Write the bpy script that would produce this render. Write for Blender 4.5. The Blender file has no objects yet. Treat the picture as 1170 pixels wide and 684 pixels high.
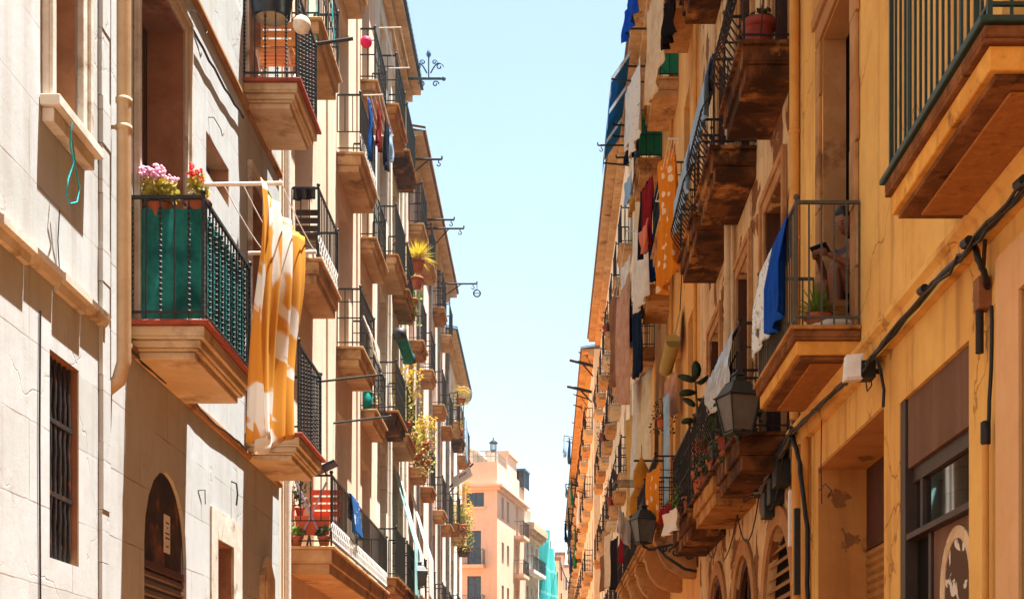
import bpy, bmesh, math, random
from mathutils import Vector, Matrix
R = random.Random(11)
SC = bpy.context.scene
COL = SC.collection
# ---- camera model of the photograph: eye 1.6 m, looking straight down the street, lens shifted up
F, VX, VY, EYE = 1625.0, 625.0, 828.0, 1.6
def E(z): return z + EYE
def YX(px, X): return F * X / (px - VX)          # depth of a point of plane x = X seen at column px
def XY(px, Y): return (px - VX) * Y / F
def ZY(py, Y): return EYE + (VY - py) * Y / F
def P(px, py, Y): return Vector((XY(px, Y), Y, ZY(py, Y)))
def PX(px, py, X):
    Y = YX(px, X); return Vector((X, Y, ZY(py, Y)))

# ------------------------------------------------------------------ node helpers
def lin(h):
    h = h.lstrip('#'); o = []
    for i in (0, 2, 4):
        c = int(h[i:i+2], 16) / 255
        o.append(c / 12.92 if c <= .04045 else ((c + .055) / 1.055) ** 2.4)
    return (o[0], o[1], o[2], 1)
def col(c): return lin(c) if isinstance(c, str) else (c[0], c[1], c[2], 1)
class NT:
    def __init__(s, name):
        s.m = bpy.data.materials.new(name); s.m.use_nodes = True
        s.t = s.m.node_tree; s.t.nodes.clear()
        s.out = s.n('ShaderNodeOutputMaterial')
    def n(s, ty, **kw):
        nd = s.t.nodes.new(ty)
        for k, v in kw.items():
            if k.startswith('_'): setattr(nd, k[1:], v)
            else:
                key = int(k[1:]) if k[0] == 'i' and k[1:].isdigit() else k.replace('__', ' ')
                s.set(nd.inputs[key], v)
        return nd
    def set(s, inp, v):
        if isinstance(v, bpy.types.NodeSocket): s.t.links.new(v, inp)
        elif isinstance(v, bpy.types.Node): s.t.links.new(v.outputs[0], inp)
        else: inp.default_value = v
    def ramp(s, fac, a, b, ca=(0, 0, 0, 1), cb=(1, 1, 1, 1)):
        r = s.n('ShaderNodeValToRGB'); s.set(r.inputs[0], fac)
        r.color_ramp.elements[0].position = a; r.color_ramp.elements[1].position = b
        r.color_ramp.elements[0].color = ca; r.color_ramp.elements[1].color = cb
        return r.outputs[0]
    def mix(s, fac, a, b, mode='MIX'):
        m = s.n('ShaderNodeMix', _data_type='RGBA', _blend_type=mode)
        s.set(m.inputs[0], fac); s.set(m.inputs[6], a); s.set(m.inputs[7], b)
        return m.outputs[2]
    def math(s, op, a, b=0.0):
        m = s.n('ShaderNodeMath', _operation=op); s.set(m.inputs[0], a); s.set(m.inputs[1], b); return m.outputs[0]
    def noise(s, vec, scale, detail=4, rough=.6, dist=0):
        return s.n('ShaderNodeTexNoise', Vector=vec, Scale=scale, Detail=detail, Roughness=rough, Distortion=dist).outputs[0]
    def pos(s, scale=(1, 1, 1)):
        g = s.n('ShaderNodeNewGeometry')
        if scale == (1, 1, 1): return g.outputs['Position']
        return s.n('ShaderNodeMapping', Vector=g.outputs['Position'], Scale=scale).outputs[0]
    def obj(s, scale=(1, 1, 1)):
        g = s.n('ShaderNodeTexCoord')
        return s.n('ShaderNodeMapping', Vector=g.outputs['Object'], Scale=scale).outputs[0]
    def bsdf(s, color, rough=.8, spec=.3, bump=None, bdist=.01, bstr=.4, metal=0.0, trans=0.0):
        p = s.n('ShaderNodeBsdfPrincipled')
        s.set(p.inputs['Base Color'], color); s.set(p.inputs['Roughness'], rough)
        s.set(p.inputs['Specular IOR Level'], spec); s.set(p.inputs['Metallic'], metal)
        if bump is not None:
            b = s.n('ShaderNodeBump', Strength=bstr, Distance=bdist, Height=bump)
            s.set(p.inputs['Normal'], b)
        sh = p.outputs[0]
        if trans:
            t = s.n('ShaderNodeBsdfTranslucent', Color=color)
            sh = s.n('ShaderNodeMixShader', i0=trans, i1=sh, i2=t).outputs[0]
        s.set(s.out.inputs[0], sh)
        return s.m
def plaster(name, c1, c2, stain='#6b4a30', amt=.35, scale=.7, joint=None, patch=None, bump=.5, cracks=0.0, seed=0.0):
    n = NT(name); p = n.pos()
    if seed: p = n.n('ShaderNodeMapping', Vector=p, Location=(seed, seed * .7, seed * .3)).outputs[0]
    big = n.noise(p, scale, 6, .65)
    c = n.mix(n.ramp(big, .35, .68), col(c1), col(c2))
    mid = n.noise(p, 5, 5, .7)
    c = n.mix(n.math('MULTIPLY', n.ramp(mid, .45, .75), .16), c, col(stain))
    st = n.noise(n.n('ShaderNodeMapping', Vector=p, Scale=(2.2, 2.2, .16)).outputs[0], 1.6, 6, .65)
    c = n.mix(n.math('MULTIPLY', n.ramp(st, .5, .78), amt), c, col(stain))
    fine = n.noise(p, 38, 4, .7)
    h = n.math('ADD', n.math('MULTIPLY', fine, .35), n.math('MULTIPLY', mid, .9))
    if patch:
        pn = n.noise(p, patch[0], 9, .62, .4)
        pm = n.ramp(pn, patch[1], patch[1] + .02)
        pc = n.mix(n.noise(p, 9, 5), col(patch[2]), col(patch[3]))
        c = n.mix(pm, c, pc); h = n.math('SUBTRACT', h, n.math('MULTIPLY', pm, 1.6))
    if cracks:
        vw = n.n('ShaderNodeVectorMath', _operation='ADD', i0=p, i1=n.n('ShaderNodeVectorMath', _operation='SCALE', i0=n.n('ShaderNodeTexNoise', Vector=p, Scale=3.0, Detail=6.0).outputs[1], Scale=.5).outputs[0]).outputs[0]
        vo = n.n('ShaderNodeTexVoronoi', Vector=vw, Scale=.75, _feature='DISTANCE_TO_EDGE')
        cm = n.math('MULTIPLY', n.ramp(vo.outputs[0], .002, .007, (1,1,1,1), (0,0,0,1)), n.ramp(n.noise(p, .9, 3), .48, .56))
        c = n.mix(n.math('MULTIPLY', cm, cracks), c, col(stain)); h = n.math('SUBTRACT', h, cm)
        wash = n.ramp(n.noise(n.n('ShaderNodeMapping', Vector=p, Scale=(1,1,.55), Location=(3,7,2)).outputs[0], .55, 7, .62, .6), .47, .6)
        c = n.mix(n.math('MULTIPLY', wash, cracks*.38), c, col(c2), 'MULTIPLY')
    if joint:
        sep = n.n('ShaderNodeSeparateXYZ', i0=p)
        cx = n.n('ShaderNodeCombineXYZ', i0=sep.outputs[1], i1=sep.outputs[2])
        wob = n.noise(p, 3, 2)
        cw = n.n('ShaderNodeVectorMath', _operation='ADD', i0=cx, i1=n.n('ShaderNodeVectorMath', _operation='SCALE', i0=n.n('ShaderNodeTexNoise', Vector=p, Scale=4.0, Detail=5.0).outputs[1], Scale=.022).outputs[0]).outputs[0]
        br = n.n('ShaderNodeTexBrick', Vector=cw, Scale=1.0, Mortar__Size=joint[2], Mortar__Smooth=.2, Brick__Width=joint[0], Row__Height=joint[1])
        br.inputs['Color1'].default_value = (1,1,1,1); br.inputs['Color2'].default_value = (.86,.84,.81,1); br.inputs['Mortar'].default_value = (.95,.93,.9,1); br.inputs['Bias'].default_value = -.2
        c = n.mix(.75, c, br.outputs['Color'], 'MULTIPLY')
        jm = n.math('MULTIPLY', br.outputs['Fac'], n.ramp(n.noise(p, 1.7, 5), .38, .62))
        c = n.mix(n.math('MULTIPLY', jm, .75), c, col(joint[3])); h = n.math('SUBTRACT', h, n.math('MULTIPLY', jm, 1.5))
    return n.bsdf(c, .9, .15, h, .012, bump)
def simple(name, c1, c2=None, rough=.7, spec=.3, nscale=8, bump=.2, metal=0.0, trans=0.0, rust=None):
    n = NT(name); p = n.obj()
    a = n.noise(p, nscale, 5, .65)
    c = n.mix(n.ramp(a, .35, .7), col(c1), col(c2 or c1))
    if rust: c = n.mix(n.ramp(n.noise(n.pos(), 14, 6, .7), .56, .68), c, col(rust))
    return n.bsdf(c, rough, spec, a, .006, bump, metal, trans)
def wood(name, c1, c2, rough=.75, ax=2):
    n = NT(name); sc = [14, 14, 14]; sc[ax] = 1.2
    a = n.noise(n.pos(tuple(sc)), 2.2, 6, .7); b = n.noise(n.pos(), 3, 4)
    c = n.mix(n.ramp(a, .3, .7), col(c1), col(c2)); c = n.mix(n.math('MULTIPLY', b, .3), c, col(c2))
    return n.bsdf(c, rough, .25, a, .004, .4)
def stained(name, c1, c2, c3, scale=3.0):
    n = NT(name); p = n.pos()
    a = n.noise(p, scale, 8, .68, .5); b = n.noise(p, scale * 5, 5, .7)
    c = n.mix(n.ramp(a, .38, .55), col(c1), col(c2)); c = n.mix(n.ramp(n.noise(p, scale * .8, 7, .7), .55, .66), c, col(c3))
    h = n.math('ADD', a, n.math('MULTIPLY', b, .5))
    return n.bsdf(c, .92, .1, h, .012, .5)
def glassy(name, c, rough=.06):
    n = NT(name); return n.bsdf(col(c), rough, .6)
def cloth(name, c1, c2=None, th=None, scale=4.0, trans=.25, stripes=None):
    n = NT(name); p = n.obj()
    w = n.noise(p, 60, 3)
    if stripes:
        sep = n.n('ShaderNodeSeparateXYZ', i0=p)
        k = n.math('FRACT', n.math('MULTIPLY', sep.outputs[stripes[0]], stripes[1]))
        c = n.mix(n.math('GREATER_THAN', k, stripes[2]), col(c1), col(c2))
    elif c2 and th is not None and th < 0:
        v = n.n('ShaderNodeTexVoronoi', Vector=p, Scale=scale, Randomness=.7); c = n.mix(n.math('LESS_THAN', n.math('ADD', v.outputs[0], n.math('MULTIPLY', n.noise(p, 20, 3), .25)), -th), col(c1), col(c2))
    elif c2 and th is not None:
        a = n.noise(p, scale, 3, .55, 1.2)
        c = n.mix(n.ramp(a, th, th + .03), col(c1), col(c2))
    elif c2:
        c = n.mix(n.ramp(n.noise(p, scale, 4), .35, .65), col(c1), col(c2))
    else: c = n.mix(n.math('MULTIPLY', w, .2), col(c1), (.2, .17, .14, 1))
    return n.bsdf(c, .95, .08, w, .002, .3, 0.0, trans)
def leafy(name, c1, c2, trans=.3):
    n = NT(name); a = n.noise(n.obj(), 9, 3)
    return n.bsdf(n.mix(n.ramp(a, .3, .7), col(c1), col(c2)), .6, .3, None, trans=trans)

# ------------------------------------------------------------------ mesh builder
class MB:
    def __init__(s): s.v = []; s.f = []; s.sm = []; s.mi = []
    def add(s, vs, fs, smooth=False, mi=0):
        b = len(s.v); s.v += [tuple(v) for v in vs]
        for f in fs: s.f.append(tuple(b + i for i in f)); s.sm.append(smooth); s.mi.append(mi)
    def box(s, x0, x1, y0, y1, z0, z1, mi=0):
        if x0 > x1: x0, x1 = x1, x0
        s.add([(x0,y0,z0),(x1,y0,z0),(x1,y1,z0),(x0,y1,z0),(x0,y0,z1),(x1,y0,z1),(x1,y1,z1),(x0,y1,z1)],
              [(3,2,1,0),(4,5,6,7),(0,1,5,4),(1,2,6,5),(2,3,7,6),(3,0,4,7)], False, mi)
    def quad(s, a, b, c, d, mi=0): s.add([a, b, c, d], [(0,1,2,3)], False, mi)
    def poly(s, pts, mi=0): s.add(pts, [tuple(range(len(pts)))], False, mi)
    def prism(s, pts, off, mi=0):
        n = len(pts); off = Vector(off); q = [Vector(p) for p in pts]
        s.add(q + [p + off for p in q], [tuple(range(n))[::-1], tuple(range(n, 2*n))] + [(i, (i+1) % n, n+(i+1) % n, n+i) for i in range(n)], False, mi)
    def tube(s, pts, r, n=6, mi=0, cap=True, smooth=True):
        pts = [Vector(p) for p in pts]; rr = r if isinstance(r, (list, tuple)) else [r] * len(pts)
        t0 = (pts[1] - pts[0]).normalized(); up = Vector((0,0,1)) if abs(t0.z) < .9 else Vector((1,0,0))
        nv = t0.cross(up).normalized(); vs = []; m = len(pts)
        for i, p in enumerate(pts):
            t = (pts[min(i+1, m-1)] - pts[max(i-1, 0)])
            if t.length < 1e-9: t = t0
            t.normalize(); nv = (nv - t * nv.dot(t)); 
            if nv.length < 1e-6: nv = t.orthogonal()
            nv.normalize(); bv = t.cross(nv)
            for k in range(n):
                a = 2*math.pi*(k+.5)/n; vs.append(p + (nv*math.cos(a) + bv*math.sin(a)) * rr[i])
        fs = [(i*n+k, i*n+(k+1) % n, (i+1)*n+(k+1) % n, (i+1)*n+k) for i in range(m-1) for k in range(n)]
        s.add(vs, fs, smooth and n > 4, mi)
        if cap:
            s.add(vs[:n], [tuple(range(n))[::-1]], False, mi); s.add(vs[-n:], [tuple(range(n))], False, mi)
    def bar(s, a, b, r, mi=0): s.tube([a, b], r, 4, mi)
    def lathe(s, c, prof, n=16, mi=0, smooth=True, rot=0.0):
        c = Vector(c); vs = []
        for r, z in prof:
            for k in range(n):
                a = 2*math.pi*k/n + rot; vs.append((c.x + r*math.cos(a), c.y + r*math.sin(a), c.z + z))
        m = len(prof)
        s.add(vs, [(i*n+k, i*n+(k+1) % n, (i+1)*n+(k+1) % n, (i+1)*n+k) for i in range(m-1) for k in range(n)], smooth, mi)
        s.add(vs[:n], [tuple(range(n))[::-1]], False, mi); s.add(vs[-n:], [tuple(range(n))], False, mi)
    def ball(s, c, r, n=8, mi=0, sc=(1,1,1)):
        c = Vector(c); h = max(3, n//2+1)
        vs = [c + Vector((0,0,-r*sc[2]))]
        for i in range(1, h):
            a = math.pi*i/h - math.pi/2
            for k in range(n):
                b = 2*math.pi*k/n; vs.append(c + Vector((r*sc[0]*math.cos(a)*math.cos(b), r*sc[1]*math.cos(a)*math.sin(b), r*sc[2]*math.sin(a))))
        vs.append(c + Vector((0,0,r*sc[2]))); L = len(vs)-1
        fs = [(0, 1+(k+1) % n, 1+k) for k in range(n)]
        for i in range(h-2): fs += [(1+i*n+k, 1+i*n+(k+1) % n, 1+(i+1)*n+(k+1) % n, 1+(i+1)*n+k) for k in range(n)]
        fs += [(1+(h-2)*n+k, 1+(h-2)*n+(k+1) % n, L) for k in range(n)]
        s.add(vs, fs, True, mi)
    def mesh(s, name, mats, org=(0,0,0), flip=1, recalc=True):
        me = bpy.data.meshes.new(name)
        ox, oy, oz = org
        me.from_pydata([(flip*(x-ox), y-oy, z-oz) for x, y, z in s.v], [], s.f)
        for m in (mats if isinstance(mats, (list, tuple)) else [mats]): me.materials.append(m)
        me.polygons.foreach_set('use_smooth', s.sm); me.polygons.foreach_set('material_index', s.mi)
        if recalc:
            bm = bmesh.new(); bm.from_mesh(me); bmesh.ops.recalc_face_normals(bm, faces=bm.faces); bm.to_mesh(me); bm.free()
        me.update(); return me
WL = {}
def link(name, me, parent=None, loc=(0,0,0), rotz=0.0):
    o = bpy.data.objects.new(name, me); COL.objects.link(o); loc = Vector(loc); WL[o.name] = loc
    if parent: o.parent = parent; o.location = loc - WL[parent.name]
    else: o.location = loc
    if rotz: o.rotation_euler.z = rotz
    return o
def tag(o, label, cat, group=None, kind=None):
    if label: o['label'] = label
    if cat: o['category'] = cat
    if group: o['group'] = group
    if kind: o['kind'] = kind
    return o
def thing(name, label, cat, loc, group=None):
    return tag(link(name, None, None, loc), label, cat, group)
def part(name, mb, mats, parent, org=None, bevel=0):
    """a mesh given in world coordinates, parented with its origin at org"""
    org = Vector(org) if org is not None else WL[parent.name]
    o = link(name, mb.mesh(name, mats, org), parent, org)
    if bevel:
        b = o.modifiers.new('bevel', 'BEVEL'); b.width = bevel; b.segments = 2; b.limit_method = 'ANGLE'
    return o
def single(name, mb, mats, label, cat, org, group=None):
    return tag(link(name, mb.mesh(name, mats, org), None, org), label, cat, group)
CACHE = {}
def unit(name, key, make, mats, parent, loc, o=1, bevel=0):
    """a repeated piece: built once in (outward, along, up) coordinates, then the mesh is shared"""
    k = (name, key, o)
    if k not in CACHE:
        mb = MB(); make(mb); CACHE[k] = mb.mesh(name, mats, (0,0,0), o)
    ob = link(name, CACHE[k], parent, loc)
    if bevel:
        b = ob.modifiers.new('bevel', 'BEVEL'); b.width = bevel; b.segments = 1; b.limit_method = 'ANGLE'
    return ob
# ------------------------------------------------------------------ materials
M = {}
M['white_wall'] = plaster('white_wall', '#bdc1c0', '#b2b4b0', '#84705a', .42, .5, cracks=.22, joint=(1.6, .5, .006, '#7a6450'), bump=.26)
M['peach_wall'] = plaster('peach_wall', '#e0c8b0', '#d6ba9e', '#94704c', .35, .6, bump=.4)
M['cream_wall'] = plaster('cream_wall', '#e6e2d6', '#d4cab6', '#85745e', .45, .6, seed=3, joint=(3.0, .45, .008, '#8a7660'))
M['pink_wall'] = plaster('pink_wall', '#e4c6b6', '#e0d0c2', '#9a7564', .3, .4, seed=7)
M['grey_wall'] = plaster('grey_wall', '#e2e0da', '#d2cec4', '#8a8070', .4, .6, seed=12)
M['yellow_wall'] = plaster('yellow_wall', '#e3b666', '#d4a258', '#845428', .75, .9, bump=.6, cracks=.7, seed=1, patch=(1.3, .69, '#c9974f', '#b07a42'))
M['old_wall'] = plaster('old_wall', '#d8bc90', '#c49c68', '#74502e', .7, 1.1, seed=5, patch=(1.5, .54, '#8a5a34', '#6e452a'), bump=.8)
M['orange_wall'] = plaster('orange_wall', '#e4b068', '#d8a25c', '#9a622e', .5, .7, cracks=.5, seed=9, bump=.35)
M['sand_wall'] = plaster('sand_wall', '#e4cfa8', '#e8d8bc', '#a88058', .45, .25, seed=14, bump=.35)
M['salmon_wall'] = plaster('salmon_wall', '#dcc0a6', '#d3b498', '#a88068', .25, .3, seed=20, bump=.2)
M['pale_wall'] = plaster('pale_wall', '#d9d2c4', '#c8c4ba', '#8c887e', .3, .3, seed=22)
M['slab_cream'] = stained('slab_cream', '#d2c3a8', '#c2ac88', '#9c8260', 1.6)
M['slab_warm'] = stained('slab_warm', '#c8a67c', '#b28e62', '#7c5c3a', 2.2)
M['slab_stone'] = stained('slab_stone', '#b98a50', '#9a6a38', '#54361f', 2.6)
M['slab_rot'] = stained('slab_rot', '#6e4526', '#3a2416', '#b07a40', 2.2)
M['slab_orange'] = stained('slab_orange', '#c49a6a', '#ac7e4e', '#745030', 2.4)
M['slab_yellow'] = stained('slab_yellow', '#cf9a4c', '#a87436', '#5c3a20', 2.4)
M['stone'] = stained('stone', '#b58a5e', '#a2754a', '#7c5636', 2.0)
M['stone_pale'] = stained('stone_pale', '#d8c2a0', '#c4a884', '#a58a68', 3.0)
M['stone_white'] = stained('stone_white', '#cfc8ba', '#bcb2a2', '#8a7862', 3.0)
M['tile'] = simple('terracotta_tile', '#a24a2c', '#7d3522', .7, .3, 12)
M['roof'] = simple('roof_tile', '#8d6c52', '#6d5748', .85, .2, 4, .5)
M['roofblue'] = simple('roof_slate', '#43607a', '#4c6a80', .7, .3, 5, .4)
M['iron'] = simple('wrought_iron', '#1c211f', '#121614', .55, .4, 30, .2, rust='#3a2618')
M['iron_brown'] = simple('rusty_iron', '#2b211b', '#1d1613', .65, .3, 30, .3, rust='#5a3018')
M['iron_green'] = simple('green_iron', '#22403a', '#1a322e', .5, .4, 20, .2, rust='#28302a')
M['iron_grey'] = simple('grey_iron', '#4c4a40', '#3a3830', .6, .4, 20, .2, rust='#5a4026')
M['scroll'] = simple('pale_iron', '#c9c9c4', '#a9aaa6', .6, .3, 20, .2)
M['door_wood'] = wood('door_wood', '#5c3422', '#3e2216')
M['door_red'] = wood('red_door_wood', '#82422a', '#6a3220')
M['door_dark'] = wood('dark_door_wood', '#2c2018', '#1e1711')
M['door_green'] = wood('green_shutter', '#2f6a52', '#235440')
M['door_teal'] = wood('blue_green_shutter', '#2d4c55', '#223a44')
M['door_grey'] = wood('grey_shutter', '#8c8a80', '#6e6c64')
M['door_white'] = wood('white_frame', '#cfc8ba', '#b3aa9a')
M['glass'] = glassy('window_glass', '#151a1c')
M['shop_glass'] = glassy('shop_glass', '#0d0f10', .02)
M['shop_glass'].node_tree.nodes['Principled BSDF'].inputs['Specular IOR Level'].default_value = 1.0
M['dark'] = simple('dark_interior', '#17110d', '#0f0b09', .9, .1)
M['pvc'] = simple('drainpipe_paint', '#c3a984', '#b0946e', .55, .35, 5)
M['zinc'] = simple('zinc', '#7d7a74', '#5f5c56', .5, .4, 10)
M['copper_pipe'] = plaster('painted_pipe', '#cf9c54', '#bf8844', '#8a5a2e', .6, 2.0, bump=.3)
M['cable'] = simple('black_cable', '#17181a', '#0f1011', .5, .35, 20)
M['white_plastic'] = simple('white_plastic', '#e4e2dc', '#cfccc4', .45, .4, 12)
M['white_bar'] = simple('white_enamel', '#ded8cc', '#c7bfb2', .5, .4, 20)
M['lamp_metal'] = simple('lamp_paint', '#1f2c2b', '#16201f', .45, .45, 20)
M['lamp_glass'] = simple('frosted_glass', '#726d66', '#625d56', .25, .5, 6, .05, trans=.3)
M['terracotta'] = simple('terracotta', '#ae6040', '#94502f', .8, .2, 9)
M['redpot'] = simple('red_pot', '#963e30', '#7c3026', .6, .3, 9)
M['bounce_road'] = stained('bounce_road', '#bd7c44', '#ad6e3a', '#8e5a30', 1.2)  # road and paving, out of view, coloured orange to bounce warm light
M['bounce_paving'] = plaster('bounce_paving', '#c28248', '#b2743e', '#8e5a30', .2, .8, bump=.3)
M['net'] = cloth('scaffold_net', '#8ae4e2', '#58c8cc', None, 2.5, .5, (2, .5, .1))
M['leaf_green'] = leafy('leaf_green', '#4d6b22', '#7d9434')
M['leaf_yellow'] = leafy('leaf_yellow', '#b09a2a', '#d6bc34')
M['leaf_olive'] = leafy('leaf_olive', '#8f8a34', '#c2b250')
M['leaf_dark'] = leafy('leaf_dark', '#2b3a20', '#3c4a28')
M['petal_pink'] = leafy('petal_pink', '#dc86b4', '#f0d8e0', .2)
M['petal_red'] = leafy('petal_red', '#d0201c', '#e23a26', .2)
M['petal_yellow'] = leafy('petal_yellow', '#e0b020', '#f0d050', .2)
M['stem'] = simple('plant_stem', '#5a5a2a', '#4a3a20', .8, .2)

# ------------------------------------------------------------------ walls
def facade(mb, Xw, o, y0, y1, z0, z1, holes, mi=0):
    ys = sorted({y0, y1} | {h[0] for h in holes} | {h[1] for h in holes})
    zs = sorted({z0, z1} | {h[2] for h in holes} | {h[3] for h in holes})
    ys = [y for y in ys if y0 <= y <= y1]; zs = [z for z in zs if z0 <= z <= z1]
    for a, b in zip(ys, ys[1:]):
        for c, d in zip(zs, zs[1:]):
            my, mz = (a+b)/2, (c+d)/2
            if any(h[0] < my < h[1] and h[2] < mz < h[3] for h in holes): continue
            mb.quad((Xw,a,c),(Xw,b,c),(Xw,b,d),(Xw,a,d), mi)
    for h in holes:
        a, b, c, d, dep = h[:5]; Xb = Xw - o*dep
        arch = len(h) > 5 and h[5] == 'arch'
        top = d - (b-a)/2 if arch else d
        mb.quad((Xw,a,c),(Xb,a,c),(Xb,a,top),(Xw,a,top), mi); mb.quad((Xw,b,c),(Xb,b,c),(Xb,b,top),(Xw,b,top), mi)
        mb.quad((Xw,a,c),(Xw,b,c),(Xb,b,c),(Xb,a,c), mi)
        if not arch: mb.quad((Xw,a,d),(Xw,b,d),(Xb,b,d),(Xb,a,d), mi)
        else:
            r = (b-a)/2; m = (a+b)/2; N = 10
            pts = [(m - r*math.cos(math.pi*i/N/1), top + r*math.sin(math.pi*i/N)) for i in range(N+1)]
            mb.poly([(Xw,a,top)] + [(Xw,y,z) for y, z in pts[1:N//2+1]] + [(Xw,a,d)], mi)
            mb.poly([(Xw,b,d)] + [(Xw,y,z) for y, z in pts[N//2:N]] + [(Xw,b,top)], mi)
            for p, q in zip(pts, pts[1:]): mb.quad((Xw,)+p, (Xw,)+q, (Xb,)+q, (Xb,)+p, mi)
def building(name, label, Xw, o, y0, y1, top, holes, wmat, cat='building', depth=9):
    root = thing(name, label, cat, (Xw, (y0+y1)/2, 0))
    mb = MB(); facade(mb, Xw, o, y0, y1, 0, top, holes)
    Xb = Xw - o*depth
    for y in (y0, y1): mb.quad((Xw,y,0),(Xb,y,0),(Xb,y,top),(Xw,y,top))
    mb.quad((Xb,y0,0),(Xb,y1,0),(Xb,y1,top),(Xb,y0,top)); mb.quad((Xw,y0,top),(Xb,y0,top),(Xb,y1,top),(Xw,y1,top))
    part('wall', mb, wmat, root)
    return root
def eaves(root, Xw, o, y0, y1, z, over, smat, rmat, depth=9, th=.12, rise=1.6):
    """soffit board, moulding under it and the tiled roof above"""
    mb = MB()
    mb.box(Xw + o*.003, Xw + o*over, y0+.02, y1-.02, z-th, z)
    mb.box(Xw + o*.003, Xw + o*over*.45, y0+.04, y1-.04, z-th-.16, z-th-.003)
    part('eaves', mb, smat, root)
    rb = MB(); xo = Xw + o*(over+.06)
    xe = Xw - o*depth
    n = max(2, int((y1-y0)/.22))
    for i in range(n):                                # rows of barrel tiles
        ya = y0 + (y1-y0)*i/n; yb = y0 + (y1-y0)*(i+.62)/n; yc = y0 + (y1-y0)*(i+1)/n
        rb.quad((xo,ya,z+.09),(xo,yb,z+.09),(xe,yb,z+rise),(xe,ya,z+rise)); rb.quad((xo,yb,z+.03),(xo,yc,z+.03),(xe,yc,z+rise-.05),(xe,yb,z+rise-.05))
        rb.quad((xo,ya,z+.003),(xo,yb,z+.003),(xo,yb,z+.09),(xo,ya,z+.09)); rb.quad((xo,yb,z+.003),(xo,yc,z+.003),(xo,yc,z+.03),(xo,yb,z+.03))
    rb.quad((xo,y0,z+.003),(xo,y1,z+.003),(Xw,y1,z+.003),(Xw,y0,z+.003))
    part('roof', rb, rmat, root)
def moulding(root, name, Xw, o, y0, y1, z, prof, mat):
    """a running profile: list of (out, up) points"""
    mb = MB(); pts = [(Xw + o*a, y0, z+b) for a, b in prof]
    mb.prism(pts, (0, y1-y0, 0)); return part(name, mb, mat, root, (Xw, y0, z), )
# ------------------------------------------------------------------ doors and windows set into openings
def french_door(root, Xw, o, a, b, c, d, dep, wm='door_wood', style='glazed', name='french_door'):
    w, h = b-a-.006, d-c-.006
    def mk(mb):
        mb.box(-.05, 0, 0, .07, 0, h); mb.box(-.05, 0, w-.07, w, 0, h); mb.box(-.05, 0, .07, w-.07, h-.08, h)
        for k in (0, 1):
            u0 = .072 + k*(w-.144)/2; u1 = u0 + (w-.144)/2 - .004; t = .06
            mb.box(-.04, -.006, u0, u0+t, .01, h-.084); mb.box(-.04, -.006, u1-t, u1, .01, h-.084)
            mb.box(-.04, -.006, u0+t, u1-t, h-.17, h-.084); mb.box(-.04, -.006, u0+t, u1-t, .01, .13)
            if style == 'glazed':
                mb.box(-.035, -.012, u0+t, u1-t, .132, h*.3); mb.box(-.04, -.008, u0+t, u1-t, h*.3+.002, h*.3+.06); mb.box(-.037, -.01, u0+t, u1-t, h*.64, h*.64+.035)
            else:
                nn = int((h-.32)/.055)
                for i in range(nn):
                    z = .135 + i*.055; mb.quad((-.012,u0+t,z),(-.012,u1-t,z),(-.034,u1-t,z+.05),(-.034,u0+t,z+.05)); mb.quad((-.012,u0+t,z),(-.012,u1-t,z),(-.034,u1-t,z-.004),(-.034,u0+t,z-.004))
    loc = (Xw - o*(dep-.06), a+.003, c+.003)
    fr = unit(name, (round(w,3), round(h,3), style, wm), mk, M[wm], root, loc, o)
    def mk2(mb): mb.quad((0,.02,.01),(0,w-.02,.01),(0,w-.02,h-.02),(0,.02,h-.02))
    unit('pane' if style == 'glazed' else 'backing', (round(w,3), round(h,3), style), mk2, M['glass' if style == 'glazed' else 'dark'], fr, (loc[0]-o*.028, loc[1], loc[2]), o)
    return fr
def surround(root, Xw, o, a, b, c, d, w, proj, mat, sill=False, name='door_surround'):
    mb = MB(); x0, x1 = Xw + o*.003, Xw + o*proj
    mb.box(x0, x1, a-w, a-.002, c, d+w); mb.box(x0, x1, b+.002, b+w, c, d+w); mb.box(x0, x1, a, b, d+.002, d+w)
    x2 = Xw + o*(proj+.025)
    mb.box(x1, x2, a-w, a-w*.6, c, d+w); mb.box(x1, x2, b+w*.6, b+w, c, d+w); mb.box(x1, x2, a-w*.58, b+w*.58, d+w*.6, d+w)
    if sill:
        mb.box(x0, Xw + o*(proj+.08), a-w-.04, b+w+.04, c-.07, c-.002); mb.box(x0, Xw + o*(proj+.03), a-w, b+w, c-.16, c-.072)
    return part(name, mb, mat, root, (Xw, a, c), .006)
# ------------------------------------------------------------------ balconies
def slab_mesh(L, p, th, tiers):
    def mk(mb):
        z = 0; mb.box(.002, p+.015, -.015, L+.015, -.035, 0, 1)
        z = -.037; hs = (th-.037)/tiers
        for i in range(tiers):
            ins = [.03, .065, .125, .2][i] if tiers > 1 else .03
            if i: mb.prism([(.002,ins-.035,z),(p-ins+.035,ins-.035,z),(p-ins+.035,L-ins+.035,z),(.002,L-ins+.035,z)][::1], (0,0,-.02))
            mb.box(.002, p-ins, ins, L-ins, z-hs+.001, z-(.022 if i else 0)); z -= hs
    return mk
def scrollpts(u0, v, z0, h, w, flip):
    pts = []
    for i in range(15):
        t = i/14; a = t*2.4*math.pi; r = (.46 - .36*t)*h*.55
        pts.append((v, u0 + flip*(w*.5 - r*math.sin(a)*w/h*.9), z0 + h*.5 - r*math.cos(a)*1.6*.6))
    return pts
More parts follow.
